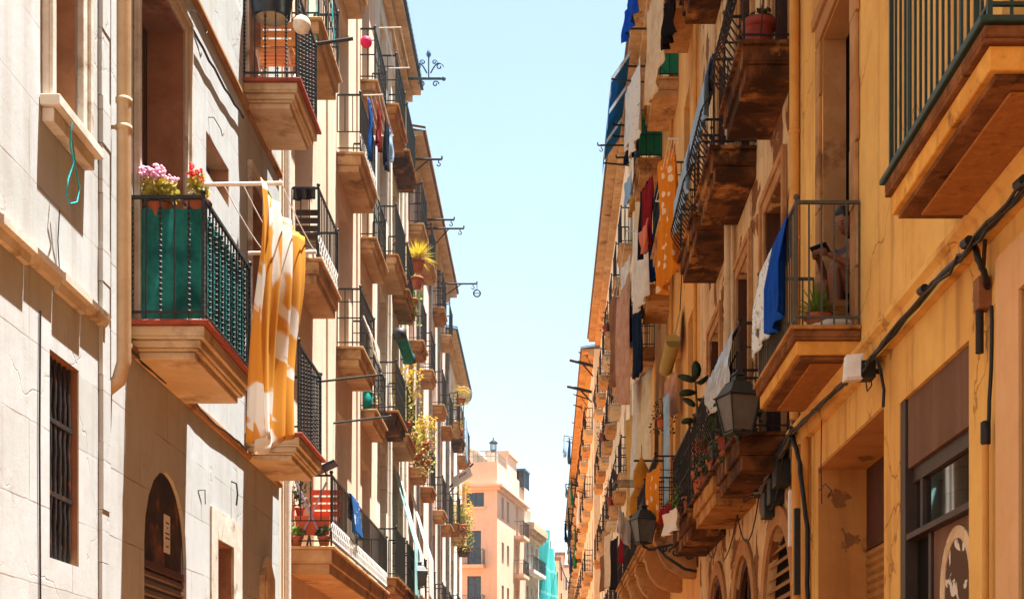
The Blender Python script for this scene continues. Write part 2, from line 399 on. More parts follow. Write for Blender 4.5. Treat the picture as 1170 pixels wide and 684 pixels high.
def rail_mesh(L, p, H, style):
    e = .04
    def mk(mb):
        sides = [((.01, e), (p-e, e)), ((p-e, e), (p-e, L-e)), ((p-e, L-e), (.01, L-e))]
        for si, (s0, s1) in enumerate(sides):
            A = Vector((s0[0], s0[1], 0)); B = Vector((s1[0], s1[1], 0)); d = B-A; Ln = d.length
            out = Vector((0,-1,0)) if si == 0 else (Vector((1,0,0)) if si == 1 else Vector((0,1,0)))
            mb.tube([A+Vector((0,0,H)), B+Vector((0,0,H))], .018, 4); mb.tube([A+Vector((0,0,.07)), B+Vector((0,0,.07))], .012, 4)
            if style in ('scroll', 'wavy'): mb.tube([A+Vector((0,0,.32)), B+Vector((0,0,.32))], .01, 4)
            if style == 'mid': mb.tube([A+Vector((0,0,H*.5)), B+Vector((0,0,H*.5))], .012, 4); mb.tube([A+Vector((0,0,H*.78)), B+Vector((0,0,H*.78))], .009, 4)
            if style == 'belly': mb.tube([A+Vector((0,0,H*.72)), B+Vector((0,0,H*.72))], .012, 4)
            n = max(2, round(Ln/(.125 if style == 'scroll' else .14 if style in ('wavy', 'belly', 'mid') else .105)))
            for i in range(n+1):
                if i == n and si < 2: continue
                q = A + d*(i/n)
                if style == 'belly':
                    pts = []
                    for k in range(11):
                        t = k/10; z = .04 + t*(H*.74-.04); pts.append(q + out*(.16*math.sin(math.pi*min(1, t*1.15))**1.3 if t < .87 else 0) + Vector((0,0,z)))
                    mb.tube(pts, .0095, 4); mb.tube([q+Vector((0,0,H*.72)), q+Vector((0,0,H))], .009, 4)
                    mb.ball(q + Vector((0,0,H*.78)) + out*.02, .032, 6); mb.ball(q + Vector((0,0,H*.9)) + out*.01, .02, 6)
                elif style == 'wavy':
                    pts = [q + out*.09*math.sin(k/8*math.pi)*math.sin(k/8*2*math.pi)*(-1) + Vector((0,0,.05+k/8*(H-.05))) for k in range(9)]
                    mb.tube(pts, .011, 4)
                else:
                    b0 = .32 if style == 'scroll' else 0
                    mb.tube([q+Vector((0,0,b0)), q+Vector((0,0,H))], .009, 4)
                    if style == 'knob' and i % 2 == 0:
                        for k in range(20):
                            z = .08 + k*(H-.12)/20; mb.add([q+Vector(c)*.017+Vector((0,0,z)) for c in ((1,0,0),(0,1,0),(-1,0,0),(0,-1,0),(0,0,1.2),(0,0,-1.2))], [(0,1,4),(1,2,4),(2,3,4),(3,0,4),(1,0,5),(2,1,5),(3,2,5),(0,3,5)])
        for x, y in ((p-e, e), (p-e, L-e)):
            mb.tube([(x,y,0),(x,y,H+.03)], .016, 4); mb.ball((x,y,H+.04), .026, 6)
    return mk
def band_mesh(L, p, h):
    e = .04
    def ring(mb, u, z, r, tr=.0065, n=10): 
        mb.tube([(p-e+.006, u+r*math.cos(2*math.pi*k/n), z+r*math.sin(2*math.pi*k/n)) for k in range(n+1)], tr, 4, 0, False)
    def mk(mb):
        n = max(2, int((L-.1)/.15)); w = (L-.1)/n
        for i in range(n):
            u = e + .01 + (i+.5)*w
            ring(mb, u, .075+.07, .055); ring(mb, u-w*.5, .075+.16, .05); ring(mb, u+w*.5, .075+.05, .03); ring(mb, u, .075+.205, .03)
            mb.tube([(p-e+.006,u-w*.5,.08),(p-e+.006,u-w*.2,.075+h*.55),(p-e+.006,u+w*.5,.075+h)], .008, 4)
    return mk
def balcony(root, Xw, o, y0, y1, z, p, th=.24, tiers=3, smat='slab_cream', rail='plain', H=.95, rmat='iron', edge='tile', band=False, bevel=.006):
    L = y1-y0
    k = (round(L,3), round(p,3), th, tiers, smat, edge)
    b = unit('balcony', k, slab_mesh(L, p, th, tiers), [M[smat], M[edge]], root, (Xw, y0, z), o, bevel)
    if rail:
        r = unit('railing', (round(L,3), round(p,3), H, rail, rmat), rail_mesh(L, p, H, rail), M[rmat], b, (Xw, y0, z), o)
        if band: unit('scroll_band', (round(L,3), round(p,3)), band_mesh(L, p, .24), M['scroll'], b, (Xw, y0, z), o)
    return b
def board_slab(L, p, th):
    def mk(mb):
        mb.box(.002,p+.015,-.015,L+.015,-.03,0,0); mb.box(.002,p-.01,.01,L-.01,-.085,-.032,1); mb.prism([(.002,.01,-.087),(p-.01,.01,-.087),(p-.01,L-.01,-.087),(.002,L-.01,-.087)],(0,0,-.02),1)
        mb.box(.002,p-.04,.04,L-.04,-th+.035,-.109,2); mb.box(.002,p-.07,.07,L-.07,-th+.005,-th+.033,1); mb.box(.002,p-.17,.17,L-.17,-th-.012,-th+.003,3)
    return mk
def board_balcony(root, Xw, o, y0, y1, z, p, th, H, rmat, edge):
    L = y1-y0
    b = unit('balcony', (round(L,3), p, th, edge), board_slab(L, p, th), [M[edge], M['slab_dirty'], M['band_yellow'], M['chipboard']], root, (Xw,y0,z), o, .005)
    unit('railing', (round(L,3), round(p,3), H, 'plain', rmat), rail_mesh(L, p, H, 'plain'), M[rmat], b, (Xw,y0,z), o); return b
M['slab_dirty'] = stained('dirty_slab', '#8a5c38', '#6a4428', '#3c2718', 5)
M['band_yellow'] = stained('yellow_band', '#dba450', '#c88e42', '#8a5a30', 3.5)
M['chipboard'] = stained('chipboard', '#b07640', '#a06a38', '#8c5a30', 16)
# ------------------------------------------------------------------ loose things
def pot_plant(label, loc, r=.1, h=.16, kind='bush', leaf='leaf_green', flower=None, potm='terracotta', n=60, spread=.16, up=.2, cat='potted plant', name='potted_plant', group=None, seed=0, hang=0.0, ring=None):
    rr = random.Random(seed*7+int(loc[1]*100)); x, y, z = loc
    t = thing(name, label, cat, loc, group)
    mb = MB(); mb.lathe((x,y,z), [(r*.68,0),(r*.9,h*.72),(r*1.0,h*.78),(r*1.08,h*.78),(r*1.08,h),(r*.95,h),(r*.9,h*.9)], 14)
    part('pot', mb, M[potm], t)
    fb = MB(); bl = MB(); top = Vector((x,y,z+h))
    for i in range(n):
        if kind == 'spike':
            a = rr.uniform(0, 2*math.pi); el = rr.uniform(.15, 1.4); ln = spread*rr.uniform(.7, 1.25)
            d = Vector((math.cos(a)*math.cos(el), math.sin(a)*math.cos(el), math.sin(el))); s = Vector((-math.sin(a), math.cos(a), 0))*.012
            q = [top + d*ln*t_ + Vector((0,0,-.35*ln*t_*t_*math.cos(el))) for t_ in (0, .5, 1)]
            fb.add([q[0]-s, q[0]+s, q[1]+s, q[1]-s, q[2]], [(0,1,2,3),(3,2,4)])
        else:
            a = rr.uniform(0, 2*math.pi); rad = spread*math.sqrt(rr.random()); hh = rr.random()
            c = top + Vector((math.cos(a)*rad, math.sin(a)*rad, up*(hh*(1-.5*(rad/spread)**2)) - hang*rr.random()*(rad/spread)))
            if kind == 'vine': c = top + Vector((math.cos(a)*rad, math.sin(a)*rad, up*hh if rr.random() < .5 else -hang*rr.random()))
            sz = rr.uniform(.02, .045); nrm = Vector((rr.uniform(-1,1), rr.uniform(-1,1), rr.uniform(-.2,1))).normalized(); s1 = nrm.orthogonal().normalized(); s2 = nrm.cross(s1)
            fb.add([c-s1*sz, c+s2*sz*.6+nrm*sz*.2, c+s1*sz*1.1, c-s2*sz*.6+nrm*sz*.2], [(0,1,2,3)])
    for i in range(max(4, n//10)):
        a = rr.uniform(0, 2*math.pi); rad = spread*.6*rr.random()
        fb.tube([top-Vector((0,0,.03)), top+Vector((math.cos(a)*rad*.5, math.sin(a)*rad*.5, up*.5)), top+Vector((math.cos(a)*rad, math.sin(a)*rad, up*.9))], .004, 4)
    part('foliage', fb, M[leaf], t)
    if flower:
        for i in range(max(6, n//7)):
            a = rr.uniform(0, 2*math.pi); rad = spread*1.0*math.sqrt(rr.random()); c = top + Vector((math.cos(a)*rad, math.sin(a)*rad, up*rr.uniform(.55, 1.15)))
            for k in range(7):
                dd = Vector((rr.gauss(0,1), rr.gauss(0,1), rr.gauss(0,.7)))*.017; s = .017
                bl.add([c+dd+Vector((s,0,0)), c+dd+Vector((0,s,.004)), c+dd-Vector((s,0,0)), c+dd-Vector((0,s,-.004)), c+dd+Vector((0,0,s*.9)), c+dd-Vector((0,0,s*.6))], [(0,1,4),(1,2,4),(2,3,4),(3,0,4),(1,0,5),(2,1,5),(3,2,5),(0,3,5)])
        part('blossom', bl, M[flower], t)
    if ring:
        hb = MB(); hb.tube([Vector((x+1.12*r*math.cos(a*math.pi/8), y+1.12*r*math.sin(a*math.pi/8), z+h*.74)) for a in range(17)], .006, 4)
        q = Vector(ring); hb.tube([Vector((x,y,z+h*.74))+(q-Vector((x,y,z+h*.74))).normalized()*r*1.1, q], .006, 4)
        part('hook_ring', hb, M['iron'], t)
    return t
def hang_cloth(name, label, cat, a, b, length, mat, amp=.04, folds=3, low=None, wind=0.0, seed=0, nu=26, nv=22, group=None, flare=0.0, sag=.03, thick=.004, line=True):
    """cloth hung from the line a-b; low(t) adds to the length along it"""
    a, b = Vector(a), Vector(b); d = b-a; L = d.length; n = Vector((-d.y, d.x, 0)).normalized() if abs(d.x)+abs(d.y) > 1e-6 else Vector((1,0,0))
    rr = random.Random(seed*13+3); ph = rr.uniform(0, 6); ph2 = rr.uniform(0, 6)
    vs = []
    for j in range(nv+1):
        s = j/nv
        for i in range(nu+1):
            t = i/nu; ll = length + (low(t) if low else 0)
            u = (t-.5)*(1 + flare*(s**1.3)) + .5
            q = a + d*u - Vector((0,0,1))*(ll*s + sag*math.sin(math.pi*t))
            w = amp*(.35+.65*s)*(math.sin(t*folds*2*math.pi + ph + .8*s) + .45*math.sin(t*folds*4.7*math.pi + ph2 - 1.3*s)) + wind*s*s + amp*.3*math.sin(6*s+ph)
            vs.append(q + n*w + d.normalized()*.015*math.sin(9*s+ph2+t*4))
    fs = [(j*(nu+1)+i, j*(nu+1)+i+1, (j+1)*(nu+1)+i+1, (j+1)*(nu+1)+i) for j in range(nv) for i in range(nu)]
    mb = MB(); mb.add(vs, fs, True)
    o = single(name, mb, mat, label, cat, a, group)
    sol = o.modifiers.new('solidify', 'SOLIDIFY'); sol.thickness = thick
    return o
def drape_cloth(name, label, cat, X, y0, y1, z, front, back, mat, dirx, seed=0, amp=.02, folds=4, low=None, thick=.006):
    """cloth laid over a rail that runs along the street"""
    rr = random.Random(seed); ph = rr.uniform(0, 6); nu, prof = 24, []
    for i in range(9): prof.append((-.022, -back*(1-i/8)))
    for a in (150, 120, 90, 60, 30): prof.append((.024*math.cos(math.radians(a)), .022*math.sin(math.radians(a))+.0))
    for i in range(17): prof.append((.024, -front*i/16))
    vs = []
    for j, (px_, pz) in enumerate(prof):
        for i in range(nu+1):
            t = i/nu; k = 1
            if pz < 0 and px_ > 0 and low: k = 1 + low(t)
            w = abs(pz)*amp*6*(math.sin(t*folds*2*math.pi+ph)*.5+.5) if px_ > 0 else 0
            vs.append((X + dirx*(px_ + min(w, .07)), y0 + (y1-y0)*t, z + pz*k))
    m = len(prof)
    mb = MB(); mb.add(vs, [(j*(nu+1)+i, j*(nu+1)+i+1, (j+1)*(nu+1)+i+1, (j+1)*(nu+1)+i) for j in range(m-1) for i in range(nu)], True)
    o = single(name, mb, mat, label, cat, (X, y0, z))
    sol = o.modifiers.new('solidify', 'SOLIDIFY'); sol.thickness = thick
    return o
# ------------------------------------------------------------------ ground
def sheet(name, x0, x1, y0, y1, z, m):
    mb = MB(); mb.quad((x0,y0,z),(x1,y0,z),(x1,y1,z),(x0,y1,z)); o = link(name, mb.mesh(name, m), None); tag(o, None, None, None, 'structure'); return o
tag(sheet('ground', -600, 600, -200, 1500, -.06, M['bounce_paving']), 'unseen ground coloured orange for warm bounce under the whole quarter', 'ground')
tag(sheet('road', -1.7, 1.0, -12, 400, 0, M['bounce_road']), 'narrow stone roadway coloured orange for warm bounce between the pavements', 'road')
for x0, x1, lb in ((-3.2, -1.7, 'left'), (1.0, 2.4, 'right')):
    mb = MB(); mb.box(x0+.004, x1-.004, -12, 160, -.05, .12); o = link('pavement', mb.mesh('pavement', M['bounce_paving'])); tag(o, f'raised stone pavement along the {lb} houses', 'pavement', None, 'structure')
# ------------------------------------------------------------------ LEFT, house A: the near white one
XL, XR = -3.2, 2.4
hA = [(9.14,9.67,E(3.98),E(6.2),.32), (9.15,9.72,E(1.08),E(2.42),.16), (11.13,12.53,E(3.1),E(6.1),.38), (11.13,12.53,E(6.8),E(9.6),.38),
      (13.35,14.3,E(5.2),E(5.58),.25), (11.3,12.62,.12,E(2.12),.05,'arch'), (13.76,14.45,E(.45),E(1.8),.22), (15.3,16.35,E(3.1),E(5.9),.38),
      (15.15,16.0,E(6.8),E(9.6),.38), (15.5,16.5,.12,E(1.2),.3)]
A = building('white_house', 'near white plastered house on the left with the flower balcony and drainpipe', XL, 1, -3, 17.0, E(14.6), hA, M['white_wall'])
for h in (hA[2], hA[3], hA[7], hA[8]):
    french_door(A, XL, 1, h[0], h[1], h[2], h[3], h[4], 'door_wood')
    surround(A, XL, 1, h[0], h[1], h[2]+.02, h[3], .13, .03, M['stone_white'])
eaves(A, XL, 1, -3, 17.0, E(14.6), .42, M['slab_warm'], M['roof'])
surround(A, XL, 1, 9.14, 9.67, E(3.98), E(6.2), .14, .05, M['stone_white'], True, 'window_surround')
def window(root, Xw, o, a, b, c, d, dep, wm='door_white', rows=2, colz=2, name='window'):
    w, h = b-a-.006, d-c-.006
    def mk(mb):
        t = .06
        mb.box(-.05,0,0,t,0,h); mb.box(-.05,0,w-t,w,0,h); mb.box(-.05,0,t,w-t,0,t); mb.box(-.05,0,t,w-t,h-t,h)
        for i in range(1, colz): mb.box(-.045,-.005,w*i/colz-.025,w*i/colz+.025,t,h-t)
        for i in range(1, rows): mb.box(-.042,-.008,t,w-t,h*i/rows-.015,h*i/rows+.015)
    loc = (Xw-o*(dep-.06), a+.003, c+.003)
    fr = unit(name, (round(w,3),round(h,3),rows,colz,wm), mk, M[wm], root, loc, o)
    def mk2(mb): mb.quad((0,.02,.02),(0,w-.02,.02),(0,w-.02,h-.02),(0,.02,h-.02))
    unit('pane', (round(w,3),round(h,3)), mk2, M['glass'], fr, (loc[0]-o*.03, loc[1], loc[2]), o)
    return fr
window(A, XL, 1, *hA[0], 'door_wood'); 
gw = window(A, XL, 1, *hA[1], 'door_wood', 3, 2, 'barred_window')
mb = MB()
for i in range(6):
    y = 9.2 + i*.092; pts = [(XL-.05+.003*math.sin(k*.9+i), y+.003*math.cos(k*1.8+i), E(1.085)+k*1.33/24) for k in range(25)]
    mb.tube(pts, [.013+.003*(k % 2) for k in range(25)], 6)
for z in (E(1.5), E(1.98)): mb.box(XL-.062, XL-.035, 9.153, 9.717, z, z+.03)
part('window_bars', mb, M['iron_brown'], gw, (XL, 9.2, E(1.1)))
window(A, XL, 1, *hA[4], 'door_wood', 1, 2); window(A, XL, 1, *hA[6], 'door_wood', 3, 2)
mb = MB(); x0, x1 = XL+.003, XL+.02
mb.box(x0,x1,13.5,13.756,E(.35),E(2.08)); mb.box(x0,x1,14.454,14.85,E(.35),E(2.08)); mb.box(x0,x1,13.758,14.452,E(1.804),E(2.08))
part('window_surround', mb, M['stone_white'], A, (XL,13.5,E(.4)))
M['jamb_shade'] = stained('jamb_shade_brown', '#a87a56', '#8e6243', '#6e4a32', 1.5)  # brown of these added linings stands in for shade on the jambs
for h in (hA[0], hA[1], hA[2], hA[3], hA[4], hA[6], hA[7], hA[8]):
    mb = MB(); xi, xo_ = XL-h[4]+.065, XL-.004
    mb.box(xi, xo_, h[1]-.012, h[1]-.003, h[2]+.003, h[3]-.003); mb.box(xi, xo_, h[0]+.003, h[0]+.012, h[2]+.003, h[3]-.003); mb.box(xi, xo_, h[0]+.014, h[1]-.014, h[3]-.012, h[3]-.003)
    part('dark_jamb_lining', mb, M['jamb_shade'], A, (XL,h[0],h[2]))
# arched board over the rolling shutter
mb = MB(); m_, r_ = (11.3+12.62)/2, .657; tp = E(2.12)-.66
pts = [(XL-.03, m_-r_*math.cos(math.pi*i/14), tp+r_*math.sin(math.pi*i/14)) for i in range(15)]
mb.prism(pts + [(XL-.03,12.617,E(1.33)),(XL-.03,11.303,E(1.33))], (-.02,0,0))
M['burnt'] = stained('burnt_board', '#4e3a2c', '#33261e', '#8a5038', 2.2)
ab = part('arched_board', mb, M['burnt'], A, (XL,m_,E(1.4)))
mb = MB(); mb.box(XL-.049, XL-.005, 11.303, 12.617, E(1.27), E(1.327)); part('lintel', mb, M['door_wood'], A, (XL,m_,E(1.3)))
def shutter(root, Xw, o, a, b, c, d, dep, m):
    mb = MB(); n = int((d-c)/.075); s = (d-c)/n; x = Xw-o*dep
    for i in range(n):
        z = c+i*s; mb.add([(x,a,z),(x,b,z),(x+o*.022,b,z+s*.3),(x+o*.022,a,z+s*.3),(x+o*.022,b,z+s*.7),(x+o*.022,a,z+s*.7),(x,b,z+s),(x,a,z+s)], [(0,1,2,3),(3,2,4,5),(5,4,6,7)])
    return part('roller_shutter', mb, m, root, (x,a,c))
M['shutter_brown'] = simple('brown_shutter', '#5a4030', '#46301f', .5, .4, 6, .2, rust='#2a1c14')
shutter(A, XL, 1, 11.305, 12.615, .13, E(1.268), .045, M['shutter_brown'])
shutter(A, XL, 1, 15.505, 16.495, .13, E(1.195), .2, M['shutter_brown'])
mb = MB(); mb.box(XL-.029, XL-.022, 11.98, 12.16, E(1.46), E(1.78)); 
for i, (z, w) in enumerate(((.06,.10),(.1,.04),(.15,.13),(.19,.13),(.26,.08))): mb.box(XL-.0215, XL-.021, 12.07-w/2, 12.07+w/2, E(1.78)-z-.012, E(1.78)-z, 1)
single('paper_notice', mb, [M['white_plastic'], M['dark']], 'small white paper notice stuck on the burnt arched board', 'notice', (XL-.06,12.07,E(1.5)))
# string courses, with broken stretches
for z in (2.9, 6.58):
    segs = [-3, 6.1, 8.15, 8.7, 9.2, 9.75, 10.2] if z < 3 else [-3, 10.2]
    prev = segs[0]
    for i, y in enumerate(segs[1:]):
        moulding(A, 'string_course', XL, 1, prev + (.012 if i else 0), y, E(z), [(.003,-.09),(.035,-.085),(.05,-.03),(.085,-.02),(.085,.03),(.003,.06)] if i % 2 == 0 else [(.003,-.06),(.04,-.05),(.07,-.01),(.078,.028),(.003,.055)], M['stone_white']); prev = y
    moulding(A, 'string_course', XL, 1, 10.62, 16.98, E(z)-.02, [(.003,-.05),(.03,-.045),(.045,-.01),(.045,.02),(.003,.035)], M['stone'])
mb = MB(); rr = random.Random(4)
z = .2
while z < E(14.2):
    h = rr.uniform(.25,.5); mb.box(XL+.003, XL+rr.uniform(.028,.04), 10.14+rr.uniform(-.012,.01), 10.31+rr.uniform(-.01,.012), z, z+h-.004); z += h
part('pilaster_strip', mb, M['white_wall'], A, (XL,10.2,0))
mb = MB(); mb.tube([(XL+.1,10.42,E(14.4)),(XL+.1,10.42,E(2.66)),(XL+.06,10.42,E(2.52)),(XL-.02,10.42,E(2.46))], .052, 12)
for z in (4.35, 4.55, 7.1, 10): mb.lathe((XL+.1,10.42,E(z)), [(.053,0),(.061,.004),(.061,.035),(.053,.04)], 12)
mb.box(XL-.01, XL+.05, 10.40, 10.44, E(4.37), E(4.385)); mb.box(XL-.01, XL+.05, 10.40, 10.44, E(7.12), E(7.135))
part('drainpipe', mb, M['pvc'], A, (XL,10.42,3))
bA = [balcony(A, XL, 1, 10.88, 12.66, E(3.1), .6, .27, 3, 'slab_cream', 'knob', .95),
      balcony(A, XL, 1, 10.95, 12.68, E(6.8), .6, .27, 3, 'slab_cream', 'knob', .95),
      balcony(A, XL, 1, 15.07, 16.62, E(3.1), .6, .27, 3, 'slab_cream', 'knob', .95),
      balcony(A, XL, 1, 14.95, 16.3, E(6.8), .6, .27, 3, 'slab_cream', 'knob', .95)]
# ------------------------------------------------------------------ LEFT, house B: peach
LB = [  # y0, y1, z, proj, thick, door y0, y1, z top, band
 (17.63,23.8,2.22,.56,.34,None,None,0,True), (17.75,19.45,5.83,.38,.3,18.05,19.1,8.2,True), (17.75,19.5,8.83,.38,.3,18.05,19.1,11.3,False),
 (21.6,23.4,5.75,.40,.28,21.9,22.95,8.1,False), (21.6,23.5,8.7,.40,.28,21.9,22.95,11.1,True), (21.4,22.9,11.6,.30,.28,21.7,22.7,13.6,False),
 (24.35,26.0,5.41,.28,.26,24.6,25.6,7.75,False), (24.3,26.1,8.33,.28,.26,24.6,25.6,10.6,False), (24.25,26.0,11.0,.3,.26,24.6,25.6,13.3,False)]
hB = [(b[5],b[6],E(b[2]),E(b[7]),.3) for b in LB if b[5]] + [(18.4,19.5,E(2.22),E(4.8),.3),(21.7,22.8,E(2.22),E(4.8),.3),(24.6,25.7,E(2.22),E(4.6),.3),
     (18.2,20.2,.12,E(1.5),.35),(21.2,23.2,.12,E(1.5),.35),(24.4,25.6,.12,E(1.4),.3),(17.75,19.1,E(11.9),E(13.6),.3)]
B = building('peach_house', 'peach coloured house beyond the white one, with the long scroll balcony', XL, 1, 17.003, 26.5, E(14.4), hB, M['peach_wall'])
for i, h in enumerate(hB):
    if h[2] > 1: french_door(B, XL, 1, *h, ['door_red','door_wood','door_red','door_dark'][i % 4], 'louvre' if i % 3 == 1 else 'glazed')
    else: shutter(B, XL, 1, h[0]+.005, h[1]-.005, .13, h[3]-.005, .22, M['shutter_brown'])
for b in LB: balcony(B, XL, 1, b[0], b[1], E(b[2]), b[3], b[4], 2, 'slab_warm', 'scroll' if b[8] else 'mid', .88, 'iron', 'slab_warm', band=b[8])
eaves(B, XL, 1, 17.003, 26.5, E(14.4), .34, M['stone_pale'], M['roofblue'])
mb = MB()
for y in (20.6, 23.85):
    mb.box(XL+.003, XL+.03, y, y+.28, E(2.3), E(14.05))
part('pilaster', mb, M['peach_wall'], B, (XL,20.6,E(2)))
mb = MB(); mb.tube([(XL+.06,17.2,E(14.2)),(XL+.06,17.2,.2)], .045, 10)
for z in (1,3,5,8,11): mb.lathe((XL+.06,17.2,E(z)), [(.046,0),(.054,.004),(.054,.03),(.046,.034)], 10)
part('drainpipe', mb, M['white_bar'], B, (XL,17.2,1))
# ------------------------------------------------------------------ LEFT, houses C, D, E on one rhythm
def row_house(name, label, Xw, o, y0, y1, top, cols, floors, wmat, doors, rails, slabs, proj=.36, th=.24, door_w=1.0, L=1.6, skip=(), dep=.26, base=True, depth=9, tiers=2, edge='tile', rmat='iron'):
    holes, bal = [], []
    for ci, c in enumerate(cols):
        for fi, (z, hh) in enumerate(floors):
            if (ci, fi) in skip: continue
            cy = c + L/2; holes.append((cy-door_w/2, cy+door_w/2, E(z), E(z)+hh, dep)); bal.append((c, c+L, z, ci, fi))
        if base: holes.append((c+.1, c+L-.1, .12, E(1.5), .3))
    root = building(name, label, Xw, o, y0, y1, E(top), holes, M[wmat], depth=depth)
    k = 0
    for h in holes:
        if h[2] > 1:
            french_door(root, Xw, o, *h, doors[k % len(doors)], 'louvre' if (k*7 % 5) in (1, 3) else 'glazed'); k += 1
        else: shutter(root, Xw, o, h[0]+.005, h[1]-.005, .13, h[3]-.005, .22, M['shutter_brown'])
    for i, (a, b, z, ci, fi) in enumerate(bal):
        balcony(root, Xw, o, a, b, E(z), proj, th, tiers, slabs[(ci+fi) % len(slabs)], rails[(ci*3+fi) % len(rails)], .92, rmat, edge)
    return root
Cb = row_house('cream_house', 'cream stone house with dripping balcony plants, third on the left', XL, 1, 26.503, 32.3, 14.4, [26.9,29.05], [(2.8,2.6),(5.95,2.45),(8.9,2.4),(11.75,1.9)], 'cream_wall', ['door_grey','door_white','door_teal'], ['plain','mid'], ['slab_stone','slab_rot','slab_warm'], .38, .26, 1.05, 1.75, edge='slab_stone')
eaves(Cb, XL, 1, 26.503, 32.3, E(14.4), .34, M['stone_pale'], M['roofblue'])
mb = MB()
for y in (28.72, 30.95, 31.9): mb.box(XL+.003, XL+.05, y, y+.24, .1, E(14.0))
part('pilaster', mb, M['cream_wall'], Cb, (XL,28.7,1))
D = row_house('pink_house', 'pale pink house with small terracotta balconies, fourth on the left', XL, 1, 32.303, 44.6, 13.5, [32.9,35.6,39.5,42.3], [(3.0,2.4),(5.97,2.3),(8.9,2.2),(11.6,1.6)], 'pink_wall', ['door_teal','door_white','door_grey','door_teal'], ['plain','mid'], ['slab_warm','slab_orange','slab_stone'], .34, .22, .95, 1.3, edge='slab_warm')
eaves(D, XL, 1, 32.303, 44.6, E(13.5), .38, M['stone_pale'], M['roof'])
mb = MB()
for y in (34.7, 38.4, 41.4): mb.tube([(XL+.06,y,E(13.2)),(XL+.06,y,.2)], .05, 8)
part('drainpipe', mb, M['zinc'], D, (XL,34.7,1))
Eh = row_house('grey_house', 'light grey house with blue green shutters at the end of the left row', XL, 1, 44.603, 53.5, 12.5, [45.0,47.4,50.6], [(3.2,2.4),(6.4,2.3),(9.6,2.0)], 'grey_wall', ['door_teal','door_teal','door_grey'], ['mid','plain'], ['slab_rot','slab_stone','slab_warm'], .4, .26, .95, 1.5, edge='slab_stone')
eaves(Eh, XL, 1, 44.603, 53.5, E(12.4), .34, M['stone_pale'], M['roofblue'])
mb = MB(); mb.tube([(XL+.07,44.9,E(12.2)),(XL+.07,44.9,.2)], .06, 8); part('drainpipe', mb, M['zinc'], Eh, (XL,44.9,1))

# ------------------------------------------------------------------ RIGHT, house 1: near yellow
h1 = [(10.13,12.6,.12,E(2.28),.46), (8.09,9.68,.3,E(2.19),.11), (11.14,12.38,E(3.05),E(5.97),1.1), (6.4,7.5,E(3.05),E(5.9),.3), (11.14,12.38,E(6.9),E(9.6),.3), (6.4,7.5,E(6.9),E(9.6),.3), (5.2,7.2,.12,E(2.2),.3)]
Y1 = building('yellow_house', 'near yellow house on the right with the reading person on its balcony', XR, -1, -3, 13.65, E(14.8), h1, M['yellow_wall'])
mb = MB(); mb.prism([(XR-a, 3.0, E(2.78)+b) for a, b in [(.003,-.17),(.05,-.16),(.07,-.05),(.11,-.02),(.11,.02),(.003,.05)]], (0,10.63,0)); part('string_course', mb, M['yellow_wall'], Y1, (XR,8,E(2.8)))
eaves(Y1, XR, -1, -3, 13.65, E(14.8), .42, M['slab_orange'], M['roof'])
for h in h1[3:6]: french_door(Y1, XR, -1, *h, 'door_dark')
# moulded stone surround with quoins around the tall open door
mb = MB(); a, b, c, d = 11.14, 12.38, E(3.07), E(5.97)
for y0_, y1_ in ((a-.24,a-.002),(b+.002,b+.2)):
    z = c; k = 0; rr = random.Random(int(y0_*10))
    while z < d-.02:
        h = min(.48+rr.uniform(-.05,.05), d-z); mb.box(XR-.003, XR-.028-rr.uniform(0,.008), y0_+(.0 if k % 2 else .03), y1_, z, z+h-.007); z += h; k += 1
mb.box(XR-.003, XR-.03, a-.24, b+.2, d+.002, d+.24); mb.box(XR-.03, XR-.06, a-.27, b+.23, d+.16, d+.27)
part('door_surround', mb, M['stone'], Y1, (XR,a,c), .006)
mb = MB()                                             # stone lining of the doorway, then the dark room behind it
for y in (a, b): 
    s = 1 if y == a else -1
    mb.box(XR+.003, XR+.2, y+s*.002, y+s*.012, c, d-.004)
mb.box(XR+.003, XR+.2, a+.014, b-.014, d-.014, d-.004)
part('door_lining', mb, M['stone'], Y1, (XR,a,c))
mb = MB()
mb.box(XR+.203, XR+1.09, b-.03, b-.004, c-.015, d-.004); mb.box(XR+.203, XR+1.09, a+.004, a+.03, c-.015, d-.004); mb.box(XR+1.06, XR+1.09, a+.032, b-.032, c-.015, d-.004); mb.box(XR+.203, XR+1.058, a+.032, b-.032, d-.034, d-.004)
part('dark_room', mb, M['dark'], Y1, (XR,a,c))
board_balcony(Y1, XR, -1, 6.1, 7.93, E(3.04), .53, .25, 1.0, 'iron_green', 'iron_green')
board_balcony(Y1, XR, -1, 10.85, 12.8, E(3.05), .53, .25, .95, 'iron_grey', 'slab_stone')
board_balcony(Y1, XR, -1, 6.1, 7.93, E(6.9), .53, .25, 1.0, 'iron_green', 'iron_green')
board_balcony(Y1, XR, -1, 10.85, 12.8, E(6.9), .53, .25, .95, 'iron_grey', 'slab_stone')
